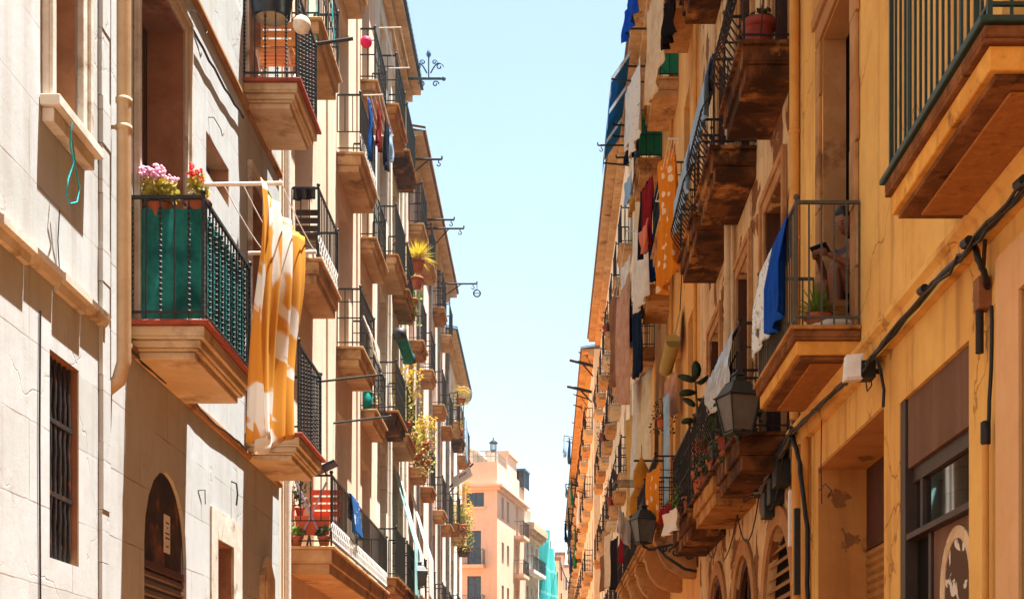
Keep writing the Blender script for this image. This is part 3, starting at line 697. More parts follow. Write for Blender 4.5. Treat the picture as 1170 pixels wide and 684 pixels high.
# plywood and mesh lining the underside, recessed doorway and shopfront
mb = MB(); xb = XR+.45
mb.box(xb-.02, xb, 10.135, 12.595, E(1.55), E(2.275)); part('shutter_box', mb, M['door_wood'], Y1, (xb,10.2,E(1.6)))
mb = MB(); mb.box(XR+.004, xb-.022, 12.585, 12.597, .13, E(2.275)); mb.box(XR+.004, xb-.022, 10.14, 12.583, E(2.262), E(2.275)); part('recess_lining', mb, plaster('recess_brown', '#c08a4c', '#b07840', '#7a5030', .5, 1.2, patch=(1.6,.6,'#8a6038','#7a5232')), Y1, (XR+.01,12.59,1))  # recess side and ceiling browner than the wall around them
M['tan_shutter'] = simple('tan_shutter', '#a8763c', '#8f6232', .6, .3, 6)
shutter(Y1, XR, -1, 10.135, 12.595, .13, E(1.548), .45, M['tan_shutter'])
M['taupe'] = plaster('taupe_panel', '#6e5140', '#604434', '#8a6e58', .5, 1.2, bump=.15)
M['frame_dark'] = simple('dark_frame', '#3a2c22', '#2c211a', .5, .4, 8)
x0 = XR+.055; mb = MB()
mb.box(x0-.03, x0+.03, 8.095, 9.55, E(1.72), E(2.185)); part('sign_panel', mb, M['taupe'], Y1, (x0,8.2,E(1.8)))
mb = MB()
mb.box(x0-.05, x0+.05, 9.552, 9.675, .305, E(2.185)); mb.box(x0, x0+.05, 8.095, 9.55, E(1.62), E(1.718)); mb.box(x0-.045, x0+.05, 8.095, 9.55, E(1.24), E(1.28)); mb.box(x0, x0+.05, 9.1, 9.16, .305, E(1.238)); mb.box(x0, x0+.05, 9.3, 9.36, E(1.282), E(1.618)); mb.box(x0, x0+.05, 8.095, 8.16, .305, E(1.618))
sf = part('shopfront', mb, M['frame_dark'], Y1, (x0,8.5,.3), .004)
mb = MB(); mb.quad((x0+.03,8.16,E(1.282)),(x0+.03,9.55,E(1.282)),(x0+.03,9.55,E(1.618)),(x0+.03,8.16,E(1.618))); part('pane', mb, M['shop_glass'], sf, (x0,8.5,E(.8)))
mb = MB(); mb.quad((x0+.035,9.162,.306),(x0+.035,9.55,.306),(x0+.035,9.55,E(1.238)),(x0+.035,9.162,E(1.238))); part('lower_pane', mb, M['dark'], sf, (x0,9.3,.4))
M['graffiti'] = cloth('graffiti_panel', '#5b4638', '#cfc6ba', .56, 5.5, 0)
mb = MB(); mb.box(x0+.02, x0+.04, 8.16, 9.098, .306, E(1.238)); dp = part('door_panel', mb, M['taupe'], Y1, (x0,8.6,.4))
mb = MB(); ym, zt = 8.55, E(.84); ro, ri = .36, .26
out = [(x0+.018, ym-ro*math.cos(math.pi*i/16), zt+ro*math.sin(math.pi*i/16)) for i in range(17)]; inn = [(x0+.018, ym-ri*math.cos(math.pi*i/16), zt+ri*1.1*math.sin(math.pi*i/16)) for i in range(17)]
out = [(x0+.018,ym-ro,.4)] + out + [(x0+.018,ym+ro,.4)]; inn = [(x0+.018,ym-ri,.4)] + inn + [(x0+.018,ym+ri,.4)]
for (p, q), (r, s) in zip(zip(out, out[1:]), zip(inn, inn[1:])): mb.prism([p, q, s, r], (-.012,0,0))
part('arch_trim', mb, M['stone_pale'], dp, (x0,ym,.4))
mb = MB(); mb.poly([(x0+.012,)+p[1:] for p in inn]); part('painted_panel', mb, M['graffiti'], dp, (x0,ym,.4))
# pale plaster strip, pipe and duct at the near edge
mb = MB(); mb.box(XR-.003, XR-.02, 7.18, 7.55, .3, E(2.47)); mb.box(XR-.003,XR-.02,6.3,7.178,E(2.2),E(2.47)); part('plaster_patch', mb, plaster('worn_plaster', '#cfa070', '#d6ac7c', '#a86a3c', .6, 1.5, seed=2), Y1, (XR,7.3,1))
mb = MB(); mb.tube([(XR-.05,7.62,.2),(XR-.05,7.62,E(1.55)),(XR-.05,7.62,E(1.56))], .019, 10); part('conduit', mb, M['copper_pipe'], Y1, (XR,7.62,1))
mb = MB(); mb.tube([(XR-.06,13.3,E(2.6)),(XR-.06,13.3,.2)], .05, 10); mb.tube([(XR-.05,12.95,E(2.6)),(XR-.05,12.95,.2)], .04, 10); mb.tube([(XR-.05,13.5,E(14.3)),(XR-.05,13.5,E(2.9))], .05, 10)
for z in (.2, 1.3, 4.6, 5.6, 7.0): mb.lathe((XR-.05 if z > 3 else XR-.06,13.5 if z > 3 else 13.3,E(z)), [(.051,0),(.06,.004),(.06,.04),(.051,.044)], 10)
part('drainpipe', mb, M['copper_pipe'], Y1, (XR,13.3,1))
# ------------------------------------------------------------------ RIGHT, house 2: old, peeling
h2 = [(13.8,15.6,.12,E(2.06),.1,'arch'), (16.4,18.2,.12,E(2.06),.12,'arch'), (19.0,20.9,.12,E(2.1),.1,'arch'),
      (14.4,15.6,E(2.9),E(5.6),.3), (16.8,17.9,E(2.9),E(5.6),.3), (19.6,20.8,E(2.9),E(5.6),.3),
      (14.0,15.0,E(6.62),E(9.2),.3), (16.6,17.6,E(6.62),E(9.2),.3), (18.9,19.9,E(6.62),E(9.2),.3), (14.0,15.0,E(10.3),E(12.8),.3), (16.6,17.6,E(10.3),E(12.8),.3), (18.9,19.9,E(10.3),E(12.8),.3)]
Y2 = building('old_house', 'old peeling house with dark rotting balconies beside the yellow one', XR, -1, 13.653, 22.3, E(14.6), h2, M['old_wall'])
for h in h2[3:]: french_door(Y2, XR, -1, *h, 'door_dark'); 
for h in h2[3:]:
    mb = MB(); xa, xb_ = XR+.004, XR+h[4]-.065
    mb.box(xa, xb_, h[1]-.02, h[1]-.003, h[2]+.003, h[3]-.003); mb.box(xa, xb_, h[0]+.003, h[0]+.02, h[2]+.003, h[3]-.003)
    part('dark_jamb_lining', mb, M['door_wood'], Y2, (XR,h[0],h[2]))
for h in h2[3:]: surround(Y2, XR, -1, h[0], h[1], h[2]+.02, h[3], .2, .03, M['stone'])
eaves(Y2, XR, -1, 13.653, 22.3, E(14.6), .42, M['slab_orange'], M['roof'])
for i, h in enumerate(h2[:3]):
    mb = MB(); m_ = (h[0]+h[1])/2; r_ = (h[1]-h[0])/2; tp = h[3]-r_
    ro = r_+.2; out = [(XR-.003, m_-ro*math.cos(math.pi*k/14), tp+ro*math.sin(math.pi*k/14)) for k in range(15)]; inn = [(XR-.003, m_-r_*1.002*math.cos(math.pi*k/14), tp+r_*1.002*math.sin(math.pi*k/14)) for k in range(15)]
    for k in range(14): mb.prism([out[k], out[k+1], inn[k+1], inn[k]], (-.035,0,0))
    part('arch_stones', mb, M['stone'], Y2, (XR,m_,tp))
    mb = MB(); x = XR+h[4]-(.03 if i else .035)
    if i == 0:
        for k in range(int((h[3]-.2)/.13)):
            z = .15+k*.13; hw = r_ if z < tp else math.sqrt(max(0, r_*r_-(z+.06-tp)**2))
            if hw > .1: mb.prism([(x-.045,m_-hw+.01,z+.01),(x-.06,m_-hw+.01,z+.01),(x+.0,m_-hw+.01,z+.085),(x+.015,m_-hw+.01,z+.085)], (0,2*hw-.02,0))
        part('louvre_grille', mb, M['tan_shutter'], Y2, (x,m_,1))
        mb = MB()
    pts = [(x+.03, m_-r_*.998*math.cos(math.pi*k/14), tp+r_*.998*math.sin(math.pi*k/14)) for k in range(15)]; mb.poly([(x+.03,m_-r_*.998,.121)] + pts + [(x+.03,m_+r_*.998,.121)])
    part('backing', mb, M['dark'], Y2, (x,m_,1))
    if i:
        mb = MB()
        for k in range(13):
            a0, a1 = math.pi*k/13, math.pi*(k+1)/13
            mb.prism([(x, m_-r_*.99*math.cos(a0), tp+r_*.99*math.sin(a0)), (x, m_-r_*.99*math.cos(a1), tp+r_*.99*math.sin(a1)), (x, m_-r_*.86*math.cos(a1), tp+r_*.86*math.sin(a1)), (x, m_-r_*.86*math.cos(a0), tp+r_*.86*math.sin(a0))], (-.06,0,0))
        mb.box(x-.05, x, m_-r_*.98, m_+r_*.98, tp-.06, tp); mb.box(x-.045, x-.003, m_-.03, m_+.03, .13, h[3]-.13)
        part('arch_frame', mb, M['door_wood'], Y2, (x,m_,1))
for i, (a, b) in enumerate(((14.05,16.0),(16.28,18.5),(19.0,21.5))):
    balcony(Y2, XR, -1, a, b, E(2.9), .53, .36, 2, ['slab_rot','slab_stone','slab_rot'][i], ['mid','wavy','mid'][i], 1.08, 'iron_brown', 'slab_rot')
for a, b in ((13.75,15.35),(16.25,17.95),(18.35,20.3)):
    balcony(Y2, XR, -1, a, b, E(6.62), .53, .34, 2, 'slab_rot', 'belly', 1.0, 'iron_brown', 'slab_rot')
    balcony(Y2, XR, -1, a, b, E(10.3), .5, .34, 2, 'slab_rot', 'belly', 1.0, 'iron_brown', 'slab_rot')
mb = MB(); mb.tube([(XR-.08,18.15,E(14.3)),(XR-.08,18.15,E(2.95))], .06, 10); mb.tube([(XR-.05,17.98,E(14.3)),(XR-.05,17.98,E(2.95))], .03, 8)
for z in (4.3, 5.6, 7.6, 9.4): mb.lathe((XR-.08,18.15,E(z)), [(.061,0),(.075,.006),(.075,.06),(.061,.066)], 10)
part('drainpipe', mb, M['pvc'], Y2, (XR,18.1,1))
# ------------------------------------------------------------------ RIGHT, house 3: orange, scroll corbels under the main floor
c3 = [22.7,25.1,27.6,30.2,32.8]
h3 = [(a+.45,a+1.55,E(3.3),E(6.85),.3) for a in c3] + [(a+.3,a+1.3,E(8.4),E(10.8),.28) for a in (23.6,27.1,29.4,31.6,33.8)] + [(a+.3,a+1.3,E(11.8),E(14.0),.28) for a in (22.7,25.9,29.6,32.4)] + [(a+.3,a+1.9,.12,E(2.0),.3,'arch') for a in c3]
Y3 = building('orange_house', 'orange house with stone scroll corbels and green balcony screens, third on the right', XR, -1, 22.303, 36, E(16.0), h3, M['orange_wall'])
for i, h in enumerate(h3):
    if h[2] > 1: french_door(Y3, XR, -1, *h, ['door_dark','door_wood','door_green','door_dark'][i % 4] if i > 4 else 'door_wood')
    else: shutter(Y3, XR, -1, h[0]-.0, h[1], .13, h[3]-.01, .28, M['shutter_brown'])
eaves(Y3, XR, -1, 22.303, 36, E(16.0), .48, M['slab_warm'], M['roof'])
def corbel(mb, y, w, p, zt):
    prof = [(XR-.003, y, zt)]
    prof.append((XR-p, y, zt)); prof.append((XR-p-.02, y, zt-.08))
    for k in range(11):
        a = math.pi*.5*k/10; prof.append((XR-.003-(p-.02)*math.cos(a)**.8, y, zt-.12-.6*math.sin(a)))
    mb.prism(prof, (0,w,0))
    mb.tube([(XR-p+.05,y-.012,zt-.13),(XR-p+.05,y+w+.012,zt-.13)], .07, 10)
for a in c3:
    b_ = balcony(Y3, XR, -1, a, a+2.05, E(3.3), .71, .2, 2, 'slab_stone', 'mid', 1.0, 'iron_brown', 'slab_stone')
    for u in (.12,): mb = MB(); corbel(mb, a+u, .34, .66, E(3.3)-.205); part('corbel', mb, M['slab_orange'], b_, (XR,a+u,E(3)))
for a, L in ((23.6,1.95),(27.1,1.7),(31.6,1.6)): balcony(Y3, XR, -1, a, a+L, E(8.4), .53, .3, 2, 'slab_orange', 'mid', .95, 'iron', 'slab_orange')
for a in (22.7,25.9,29.6): balcony(Y3, XR, -1, a, a+1.65, E(11.8), .53, .34, 2, 'slab_orange', 'mid', 1.0, 'iron', 'slab_orange')
mb = MB(); mb.tube([(XR-.06,22.45,E(15.7)),(XR-.06,22.45,E(4))], .035, 8); mb.tube([(XR-.05,26.95,E(15.7)),(XR-.05,26.95,E(4))], .035, 8); part('drainpipe', mb, M['copper_pipe'], Y3, (XR,22.5,5))
# ------------------------------------------------------------------ RIGHT, houses 4 and 5
Y4 = row_house('ochre_house', 'long ochre house with many small balconies, fourth on the right', 2.2, -1, 36.003, 59, 16.0, [36.6+2.75*i for i in range(8)], [(3.3,2.5),(6.5,2.4),(9.5,2.3),(12.4,2.1)], 'sand_wall', ['door_wood','door_grey','door_dark','door_white'], ['wavy','mid','plain','knob'], ['slab_warm','slab_cream','slab_orange'], .33, .22, 1.0, 1.5, edge='slab_warm', rmat='iron_brown')
eaves(Y4, 2.2, -1, 36.003, 59, E(16.0), .48, M['slab_warm'], M['roof'])
Y5 = row_house('far_ochre_house', 'farthest ochre house on the right, its side bristling with racks and poles', 1.95, -1, 59.003, 113, 15.6, [60.2+3.6*i for i in range(14)], [(3.3,2.4),(6.5,2.3),(9.6,2.2),(12.5,2.0)], 'sand_wall', ['door_wood','door_teal','door_grey'], ['wavy','mid','plain'], ['slab_cream','slab_warm','stone_pale'], .38, .24, 1.1, 1.9, edge='slab_cream', rmat='iron_brown')
eaves(Y5, 1.95, -1, 59.003, 113, E(15.6), .5, M['slab_warm'], M['roof'])
# ------------------------------------------------------------------ loose things on the left row
def arc(p, q, sag, n=10):
    p, q = Vector(p), Vector(q); return [p.lerp(q, i/n) - Vector((0,0,sag*4*(i/n)*(1-i/n))) for i in range(n+1)]
def pole_bracket(label, Xw, tip, strut=.5, r=.018, hook=True, group='iron pulley brackets under the eaves', wheel=False, mat='iron'):
    t = Vector(tip); mb = MB(); w = Vector((Xw, t.y, t.z)); d = (t-w).normalized()
    mb.tube([w, t], r, 6); mb.tube([t, t+Vector((0,0,.07))], r*.7, 5)
    if strut: mb.tube([Vector((Xw, t.y, t.z-strut)), w.lerp(t, .62)], r*.6, 5)
    root = single('pulley_bracket', mb, M[mat], label, 'bracket', w, group)
    if hook:
        hb = MB(); c = w.lerp(t, .9); hb.tube([c, c-Vector((0,0,.08))]+[c-Vector((0,0,.12))+Vector((.04*math.sin(a),0,.04*math.cos(a))) for a in (0,.8,1.6,2.4,3.2,4.0,4.8)], r*.45, 5)
        part('hook', hb, M[mat], root, c)
    if wheel:
        hb = MB(); c = t-Vector((0,0,.28)); hb.tube([c+Vector((.1*math.cos(a*.45),0,.1*math.sin(a*.45))) for a in range(15)], .02, 6); hb.tube([t, c+Vector((0,0,.1))], .01, 5); hb.box(c.x-.1,c.x+.1,c.y-.01,c.y+.01,c.z-.01,c.z+.01)
        part('pulley_wheel', hb, M[mat], root, c)
    return root
def rack(label, X0, X1, Y0, Y1, z, n=4, arm='white_bar', r=.012, group='pull-out clothes racks on the balconies', sag=.03):
    root = thing('clothes_rack', label, 'clothes rack', (X0,(Y0+Y1)/2,z), group)
    for y in (Y0, Y1):
        mb = MB(); mb.tube([(X0,y,z),(X1,y,z+.01)], r, 6); part('arm', mb, M[arm], root, (X0,y,z))
    mb = MB()
    for i in range(n):
        x = X0+(X1-X0)*(i+1)/n - math.copysign(.01, X1-X0); mb.tube(arc((x,Y0,z+.01),(x,Y1,z+.01), sag, 8), .0045, 5)
    part('line', mb, M['white_plastic'], root, (X0,Y0,z))
    return root
# flower balcony of the white house
M['screen'] = cloth('green_screen', '#2a8a82', '#155650', None, 5, .45)
mb = MB(); xo, yi, n = XL+.6-.075, 10.95+.075, 14
path = [(XL+.02+(xo-XL-.02)*i/n, yi+.012*math.sin(i*2.1)) for i in range(n+1)] + [(xo+.01*math.sin(i*1.7), yi+(1.56)*i/22) for i in range(1,23)]
vs = []
for x, y in path: vs += [(x,y,E(3.15)),(x,y,E(4.0))]
mb.add(vs, [(2*i,2*i+2,2*i+3,2*i+1) for i in range(len(path)-1)], True)
single('balcony_screen', mb, M['screen'], 'green plastic screen tied inside the flower balcony railing', 'screen', (XL,10.95,E(3.15)))
pot_plant('bushy pink and white geranium pot on the near railing of the white house', (-3.03,11.1,E(3.95)), .1, .14, 'bush', 'leaf_olive', 'petal_pink', 'terracotta', 260, .15, .2, seed=1, ring=(-3.03,10.92,E(4.05)), group='flower pots on the railing')
pot_plant('red geranium in a wide terracotta pot at the railing corner', (-2.73,11.1,E(4.0)), .1, .09, 'bush', 'leaf_olive', 'petal_red', 'terracotta', 90, .075, .24, seed=2, ring=(-2.73,10.92,E(4.05)), group='flower pots on the railing')
r_ = rack('white clothes rack reaching out from the flower balcony', XL+.57, -2.03, 10.93, 12.52, E(4.15), 4, r=.017)
M['floral'] = cloth('orange_floral', '#ece7de', '#dfa040', .45, 1.5, .3)
hang_cloth('bed_sheet', 'large white sheet with orange pattern hanging from the rack', 'sheet', (-2.2,10.78,E(4.15)), (-2.1,12.2,E(4.15)), 1.62, M['floral'], .075, 3.5, lambda t: .28-.5*max(0,t-.45)+.05*math.sin(t*17), .1, 3, 60, 40, None, -.25)
# near window rope
mb = MB()
for k, (dx, dy) in enumerate(((0,0),)):
    q = PX(82+k*3, 140, -3.07); pts = [q]
    for px_, py_ in ((80,165),(84,185),(78,205),(76,222),(80,233),(88,231),(91,215),(86,190),(83,160)): pts.append(PX(px_+k*2, py_, -3.07+dx))
    mb.tube(pts, .006, 5)
M['teal_rope'] = simple('teal_rope', '#2aa0a0', '#1a8088', .8, .1, 30)
single('rope', mb, M['teal_rope'], 'looped teal rope hanging from the near left window sill', 'rope', PX(82,140,-3.07))
mb = MB(); q = PX(68,240,-3.18); mb.tube([q, PX(66,275,-3.19), PX(68,312,-3.185)], .004, 5); mb.ball(PX(68,312,-3.18), .012)
single('hanging_cord', mb, M['cable'], 'thin dark cord dangling on the white wall below the window', 'cord', q)
mb = MB(); mb.tube([PX(46,355,-3.19), PX(45,500,-3.188), PX(46,684,-3.19), PX(46,760,-3.19)], .007, 5)
single('wall_cable', mb, M['iron_brown'], 'thin brown cable running down beside the barred window', 'cable', PX(46,684,-3.19))
for (a, b, lb) in (((150,402),(222,455),'dark cable sagging under the flower balcony slab'),((215,452),(282,512),'dark cable clipped along the sunlit white wall'),((205,5),(278,135),'brown cable running up past the upper left balcony')):
    p, q = PX(a[0],a[1],-3.16), PX(b[0],b[1],-3.16); mb = MB(); rr = random.Random(a[0])
    mb.tube([p.lerp(q,i/12)+Vector((0,0,rr.uniform(-.015,.015)-.03*math.sin(math.pi*i/12))) for i in range(13)], .012, 6)
    single('wall_cable', mb, M['iron_brown'], lb, 'cable', p)
for px_, py_, lb in ((264,563,'small black iron stop on the white wall above the stone window'),(229,562,'bent black wire hook on the white wall')):
    q = PX(px_,py_,XL); mb = MB()
    if px_ > 250: mb.tube([q+Vector((0,0,.12)), q+Vector((.05,.02,.1)), q+Vector((.06,.03,0)), q+Vector((.05,.02,-.12))], .009, 6)
    else: mb.tube([q+Vector((0,-.1,.0)), q+Vector((.03,.05,.03)), q+Vector((.03,.06,-.1))], .005, 5)
    single('wall_hook', mb, M['iron'], lb, 'hook', q)
for px_, py_, lb in ((238,134,'thin curled wire on the upper white wall'),(218,13,'short black iron rod beside the tall recess')):
    q = PX(px_,py_,XL); mb = MB(); mb.tube([q, q+Vector((.04,.05,.02)), q+Vector((.05,.3,.01)), q+Vector((.05,.36,-.03)), q+Vector((.05,.42,.02))], .005, 5)
    single('wall_hook', mb, M['iron'], lb, 'hook', q)
# little wooden hood on the shaded wall
q = PX(302,650,XL); mb = MB(); y0, z0 = q.y-.3, E(1.25)
mb.prism([(XL+.003,y0,z0),(XL+.003,y0+.62,z0),(XL+.003,y0+.62,z0+.42),(XL+.003,y0+.31,z0+.66),(XL+.003,y0,z0+.42)], (.06,0,0)); mb.box(XL+.064,XL+.075,y0+.08,y0+.54,z0+.06,z0+.36)
single('wall_box', mb, M['stone_pale'], 'pale gabled meter box on the shaded wall under the second balcony', 'meter box', (XL,y0,z0))
# upper second-column balcony: tub, slatted chair, paper ball
xq = -2.95; mb = MB(); q = Vector((-2.92,15.06,E(7.47)))
mb.lathe(q, [(.17,0),(.2,.02),(.225,.24),(.235,.24),(.235,.27),(.2,.27)], 16); M['navy_plastic'] = simple('navy_plastic', '#16283a', '#0f1c28', .3, .5, 8)
mb.tube([q+Vector((0,-.02,.26)), q+Vector((0,-.07,.285))], .01, 5)
single('plastic_tub', mb, M['navy_plastic'], 'dark blue plastic tub hung on the upper left balcony railing', 'tub', q)
def slat_chair(label, x, y, z, m, rotz=0, w=.42, legs='white_bar', group=None):
    root = thing('folding_chair', label, 'chair', (x,y,z), group)
    mb = MB()
    for k in range(5): mb.box(x-w/2,x+w/2,y-.2+k*.085,y-.13+k*.085,z+.42,z+.44)
    part('seat', mb, M[m], root)
    mb = MB()
    for k in range(4): mb.box(x-w/2,x+w/2,y+.2,y+.215,z+.55+k*.095,z+.62+k*.095)
    part('backrest', mb, M[m], root)
    for s in (-1,1):
        mb = MB(); mb.tube([(x+s*w*.46,y-.2,z),(x+s*w*.46,y+.22,z+.42),(x+s*w*.46,y+.23,z+.95)], .014, 6); part('leg', mb, M[legs], root, (x+s*w*.46,y,z))
        mb = MB(); mb.tube([(x+s*w*.4,y+.22,z),(x+s*w*.4,y-.2,z+.42)], .014, 6); part('leg', mb, M[legs], root, (x+s*w*.4,y,z))
    return root
M['slat_wood'] = wood('slat_wood', '#d9a05c', '#b97c42', .6, 0); M['slat_dark'] = wood('slat_dark', '#4a3020', '#2c1e14', .6, 0)
slat_chair('pale slatted folding chair on the upper left balcony', -2.93, 15.4, E(6.8), 'slat_wood')
def paper_ball(label, c, r, m, top):
    root = thing('paper_lantern', label, 'paper lantern', c); mb = MB(); mb.ball(c, r, 16); part('globe', mb, M[m], root, c)
    mb = MB(); mb.tube([Vector(c)+Vector((0,0,r*.97)), top], .004, 5); part('cord', mb, M['cable'], root, c)
M['pink_paper'] = simple('pink_paper', '#dc2068', '#c81858', .6, .3, 9, .1, trans=.3); M['red_paper'] = simple('red_paper', '#e0301c', '#c8261a', .6, .3, 9, .1, trans=.3); M['white_paper'] = simple('white_paper', '#e8e0d0', '#c9b8a0', .7, .2, 14, .1, trans=.2)
paper_ball('round white paper lantern hanging at the upper left balcony corner', (-2.57,14.9,E(7.33)), .095, 'white_paper', (-2.63,14.98,E(7.75)))
paper_ball('shiny pink paper lantern high on the peach house', (-3.08,24.22,E(11.62)), .1, 'pink_paper', (-3.02,24.27,E(11.9)))
paper_ball('small red paper lantern hanging under the black pole', (-2.96,17.75,E(8.28)), .085, 'red_paper', (-2.95,17.75,E(8.47)))
mb = MB(); p, q = Vector((-3.2,17.75,E(8.45))), Vector((-2.42,17.75,E(8.56))); mb.tube([p,q], .025, 6); po = single('laundry_pole', mb, M['iron'], 'black pole sticking out from the peach house with teal cords', 'pole', p)
mb = MB()
for k in (.28,.42,.7): c = p.lerp(q,k); mb.tube(arc(c, (c.x-.2*k,c.y+.4,c.z+1.6), .05), .007, 5); mb.tube([c+Vector((.02,0,.02)),c+Vector((0,0,-.03)),c+Vector((-.02,0,.02))], .012, 5)
single('cord', mb, M['teal_rope'], 'teal cords tied to the black pole on the peach house', 'cord', p)
# clothes racks and washing high on the peach house
rack('white clothes rack high under the eaves of the peach house', -2.88, -2.5, 24.4, 25.9, E(11.95), 3, r=.012)
rack('white clothes rack with dark washing on the peach house', -2.8, -2.5, 21.7, 23.2, E(9.6), 5, r=.011)
M['cloth_blue'] = cloth('blue_cloth', '#1f5fae', '#184a90'); M['cloth_navy'] = cloth('navy_cloth', '#1c2c44', '#141e30'); M['cloth_red'] = cloth('red_cloth', '#96202a', '#7c1a22'); M['cloth_white'] = cloth('white_cloth', '#ece8e0', '#d6cfc4'); M['cloth_cream'] = cloth('cream_cloth', '#e3cfae', '#cfb48c')
M['cloth_black'] = cloth('black_cloth', '#1a1718', '#241c1c'); M['cloth_sky'] = cloth('pale_blue_cloth', '#a9c6da', '#8fb0c8'); M['cloth_pinkish'] = cloth('pinkish_cloth', '#cfa286', '#b8866a'); M['cloth_brown'] = cloth('brown_cloth', '#9a6a48', '#7e5236'); M['cloth_teal'] = cloth('teal_cloth', '#1f8a80', '#176a66')
M['cloth_royal'] = cloth('royal_blue_cloth', '#1a4fae', '#123c90'); M['cloth_ochre'] = cloth('ochre_cloth', '#c88c30', '#b07424'); M['cloth_jeans'] = cloth('denim', '#3c5a80', '#2c466a'); M['cloth_green'] = cloth('green_cloth', '#2e7a56', '#24603f')
M['orange_spot'] = cloth('orange_spotted', '#df8c28', '#ecd8b4', -.42, 5.5, .3); M['white_print'] = cloth('white_printed', '#e8dfd0', '#8c6a50', .66, 9, .2); M['cloth_salmon'] = cloth('salmon_cloth', '#e08a70', '#d07860')
def garment(label, x, y0, y1, z, ln, m, cat='garment', name='garment', **kw):
    return hang_cloth(name, label, cat, (x,y0,z), (x,y1,z), ln, M[m], kw.pop('amp',.03), kw.pop('folds',2), **kw)
garment('blue jeans hanging on the rack of the peach house', -2.72, 21.75, 22.1, E(9.59), .85, 'cloth_blue', seed=1)
garment('dark red shirt hanging on the rack of the peach house', -2.62, 21.9, 22.35, E(9.59), .6, 'cloth_red', seed=2)
garment('navy trousers hanging on the rack of the peach house', -2.55, 22.3, 22.75, E(9.59), .75, 'cloth_navy', seed=3)
garment('pale blue cloth hanging at the far end of the rack', -2.52, 22.85, 23.15, E(9.59), .45, 'cloth_sky', seed=4)
def over_end_rail(name, label, cat, x0, x1, y, z, drop, m, seed=0):
    """cloth over the end rail facing the viewer"""
    rr = random.Random(seed); ph = rr.uniform(0,6); vs = []; nu = 18
    prof = [(.024,-drop*.8+i*drop*.2) for i in range(4)] + [(.02,.012),(0,.024),(-.02,.012)] + [(-.026,-drop*i/8) for i in range(9)]
    for py_, pz in prof:
        for i in range(nu+1):
            t = i/nu; vs.append((x0+(x1-x0)*t, y+py_-(.02*abs(pz)/drop*(1+math.sin(t*15+ph)) if py_ < 0 else 0), z+pz*(1+.05*math.sin(t*5+ph))))
    m_ = len(prof); mb = MB(); mb.add(vs, [(j*(nu+1)+i,j*(nu+1)+i+1,(j+1)*(nu+1)+i+1,(j+1)*(nu+1)+i) for j in range(m_-1) for i in range(nu)], True)
    o = single(name, mb, m, label, cat, (x0,y,z)); sd = o.modifiers.new('solidify','SOLIDIFY'); sd.thickness = .006; return o
over_end_rail('towel', 'black towel over the near end railing of the peach balcony', 'towel', -3.17, -2.9, 17.79, E(6.71), .16, M['cloth_black'], 1)
mb = MB(); root = thing('slatted_bench', 'dark slatted bench on the middle peach balcony', 'bench', (-3.0,18.3,E(5.83)))
for k in range(4): mb.box(-3.17,-2.88,17.95+k*.0,17.97+k*.0,E(5.83)+.3+k*.1,E(5.83)+.37+k*.1)
for k in range(3): mb.box(-3.17,-2.88,17.99+k*.12,18.09+k*.12,E(5.83)+.3,E(5.83)+.325)
part('seat', mb, M['slat_dark'], root)
for x in (-3.15,-2.9):
    mb = MB(); mb.box(x-.02,x+.02,17.975,18.0,E(5.83),E(5.83)+.298); part('leg', mb, M['slat_dark'], root, (x,18,E(5.83)))
    mb = MB(); mb.box(x-.02,x+.02,18.28,18.32,E(5.83),E(5.83)+.298); part('leg', mb, M['slat_dark'], root, (x,18.3,E(5.83)))
# long scroll balcony: orange table, folding chair, pots, panel, blue towel
M['orange_paint'] = simple('orange_paint', '#d8602a', '#c04f20', .5, .4, 8); M['lilac'] = simple('lilac_paint', '#b8a8cc', '#a494bc', .5, .3, 8)
z0 = E(2.22); root = thing('folding_table', 'orange folding table with lilac crossed legs on the scroll balcony', 'table', (-2.95,18.0,z0))
mb = MB(); mb.box(-3.16,-2.72,17.8,18.25,z0+.34,z0+.40); part('tabletop', mb, M['orange_paint'], root)
mb = MB(); mb.box(-3.15,-2.73,17.81,17.825,z0+.16,z0+.335); part('apron', mb, M['orange_paint'], root)
for s in (0,1):
    mb = MB(); mb.bar((-3.14 if s else -2.76,17.79,z0), (-2.76 if s else -3.14,17.79+.01*s,z0+.82), .016); part('leg', mb, M['lilac'], root, (-2.95,17.79,z0))
slat_chair('red slatted folding chair behind the orange table', -2.95, 18.7, z0, 'orange_paint', legs='iron')
for i, (x, y, lb) in enumerate(((-3.12,17.72,'small orange pot under the table at the wall'),(-2.78,17.74,'dark leafy pot at the scroll balcony corner'))):
    pot_plant(lb, (x,y,z0+.002), .08, .13, 'bush', ['leaf_green','leaf_dark'][i], None, 'terracotta', 50, .1, .14, seed=20+i, group='pots on the scroll balcony floor')
pot_plant('dark climbing plant against the wall of the scroll balcony', (-3.12,17.95,z0+.42), .06, .1, 'bush', 'leaf_dark', None, 'redpot', 90, .13, .4, seed=23)
mb = MB(); q = Vector((-2.78,17.6,z0+.93)); mb.prism([q+Vector((-.16,0,0)), q+Vector((.14,0,.14)), q+Vector((.16,0,.11)), q+Vector((-.14,0,-.03))], (0,.3,0)); mb.tube([q+Vector((0,.08,.05)), q+Vector((.04,.07,-.04))], .012, 5)
single('solar_panel', mb, M['navy_plastic'], 'black tilted solar lamp panel on the scroll balcony railing', 'solar panel', q)
drape_cloth('towel', 'blue patterned towel over the scroll balcony railing', 'towel', XL+.52, 19.3, 20.05, E(2.22)+.9, .5, .3, cloth('blue_print', '#2c5c94', '#c8d4e0', .6, 8), 1, 4)
root = thing('airer', 'two curved white airer arms on the lower peach balcony', 'clothes rack', (-2.84,21.8,E(6.25)))
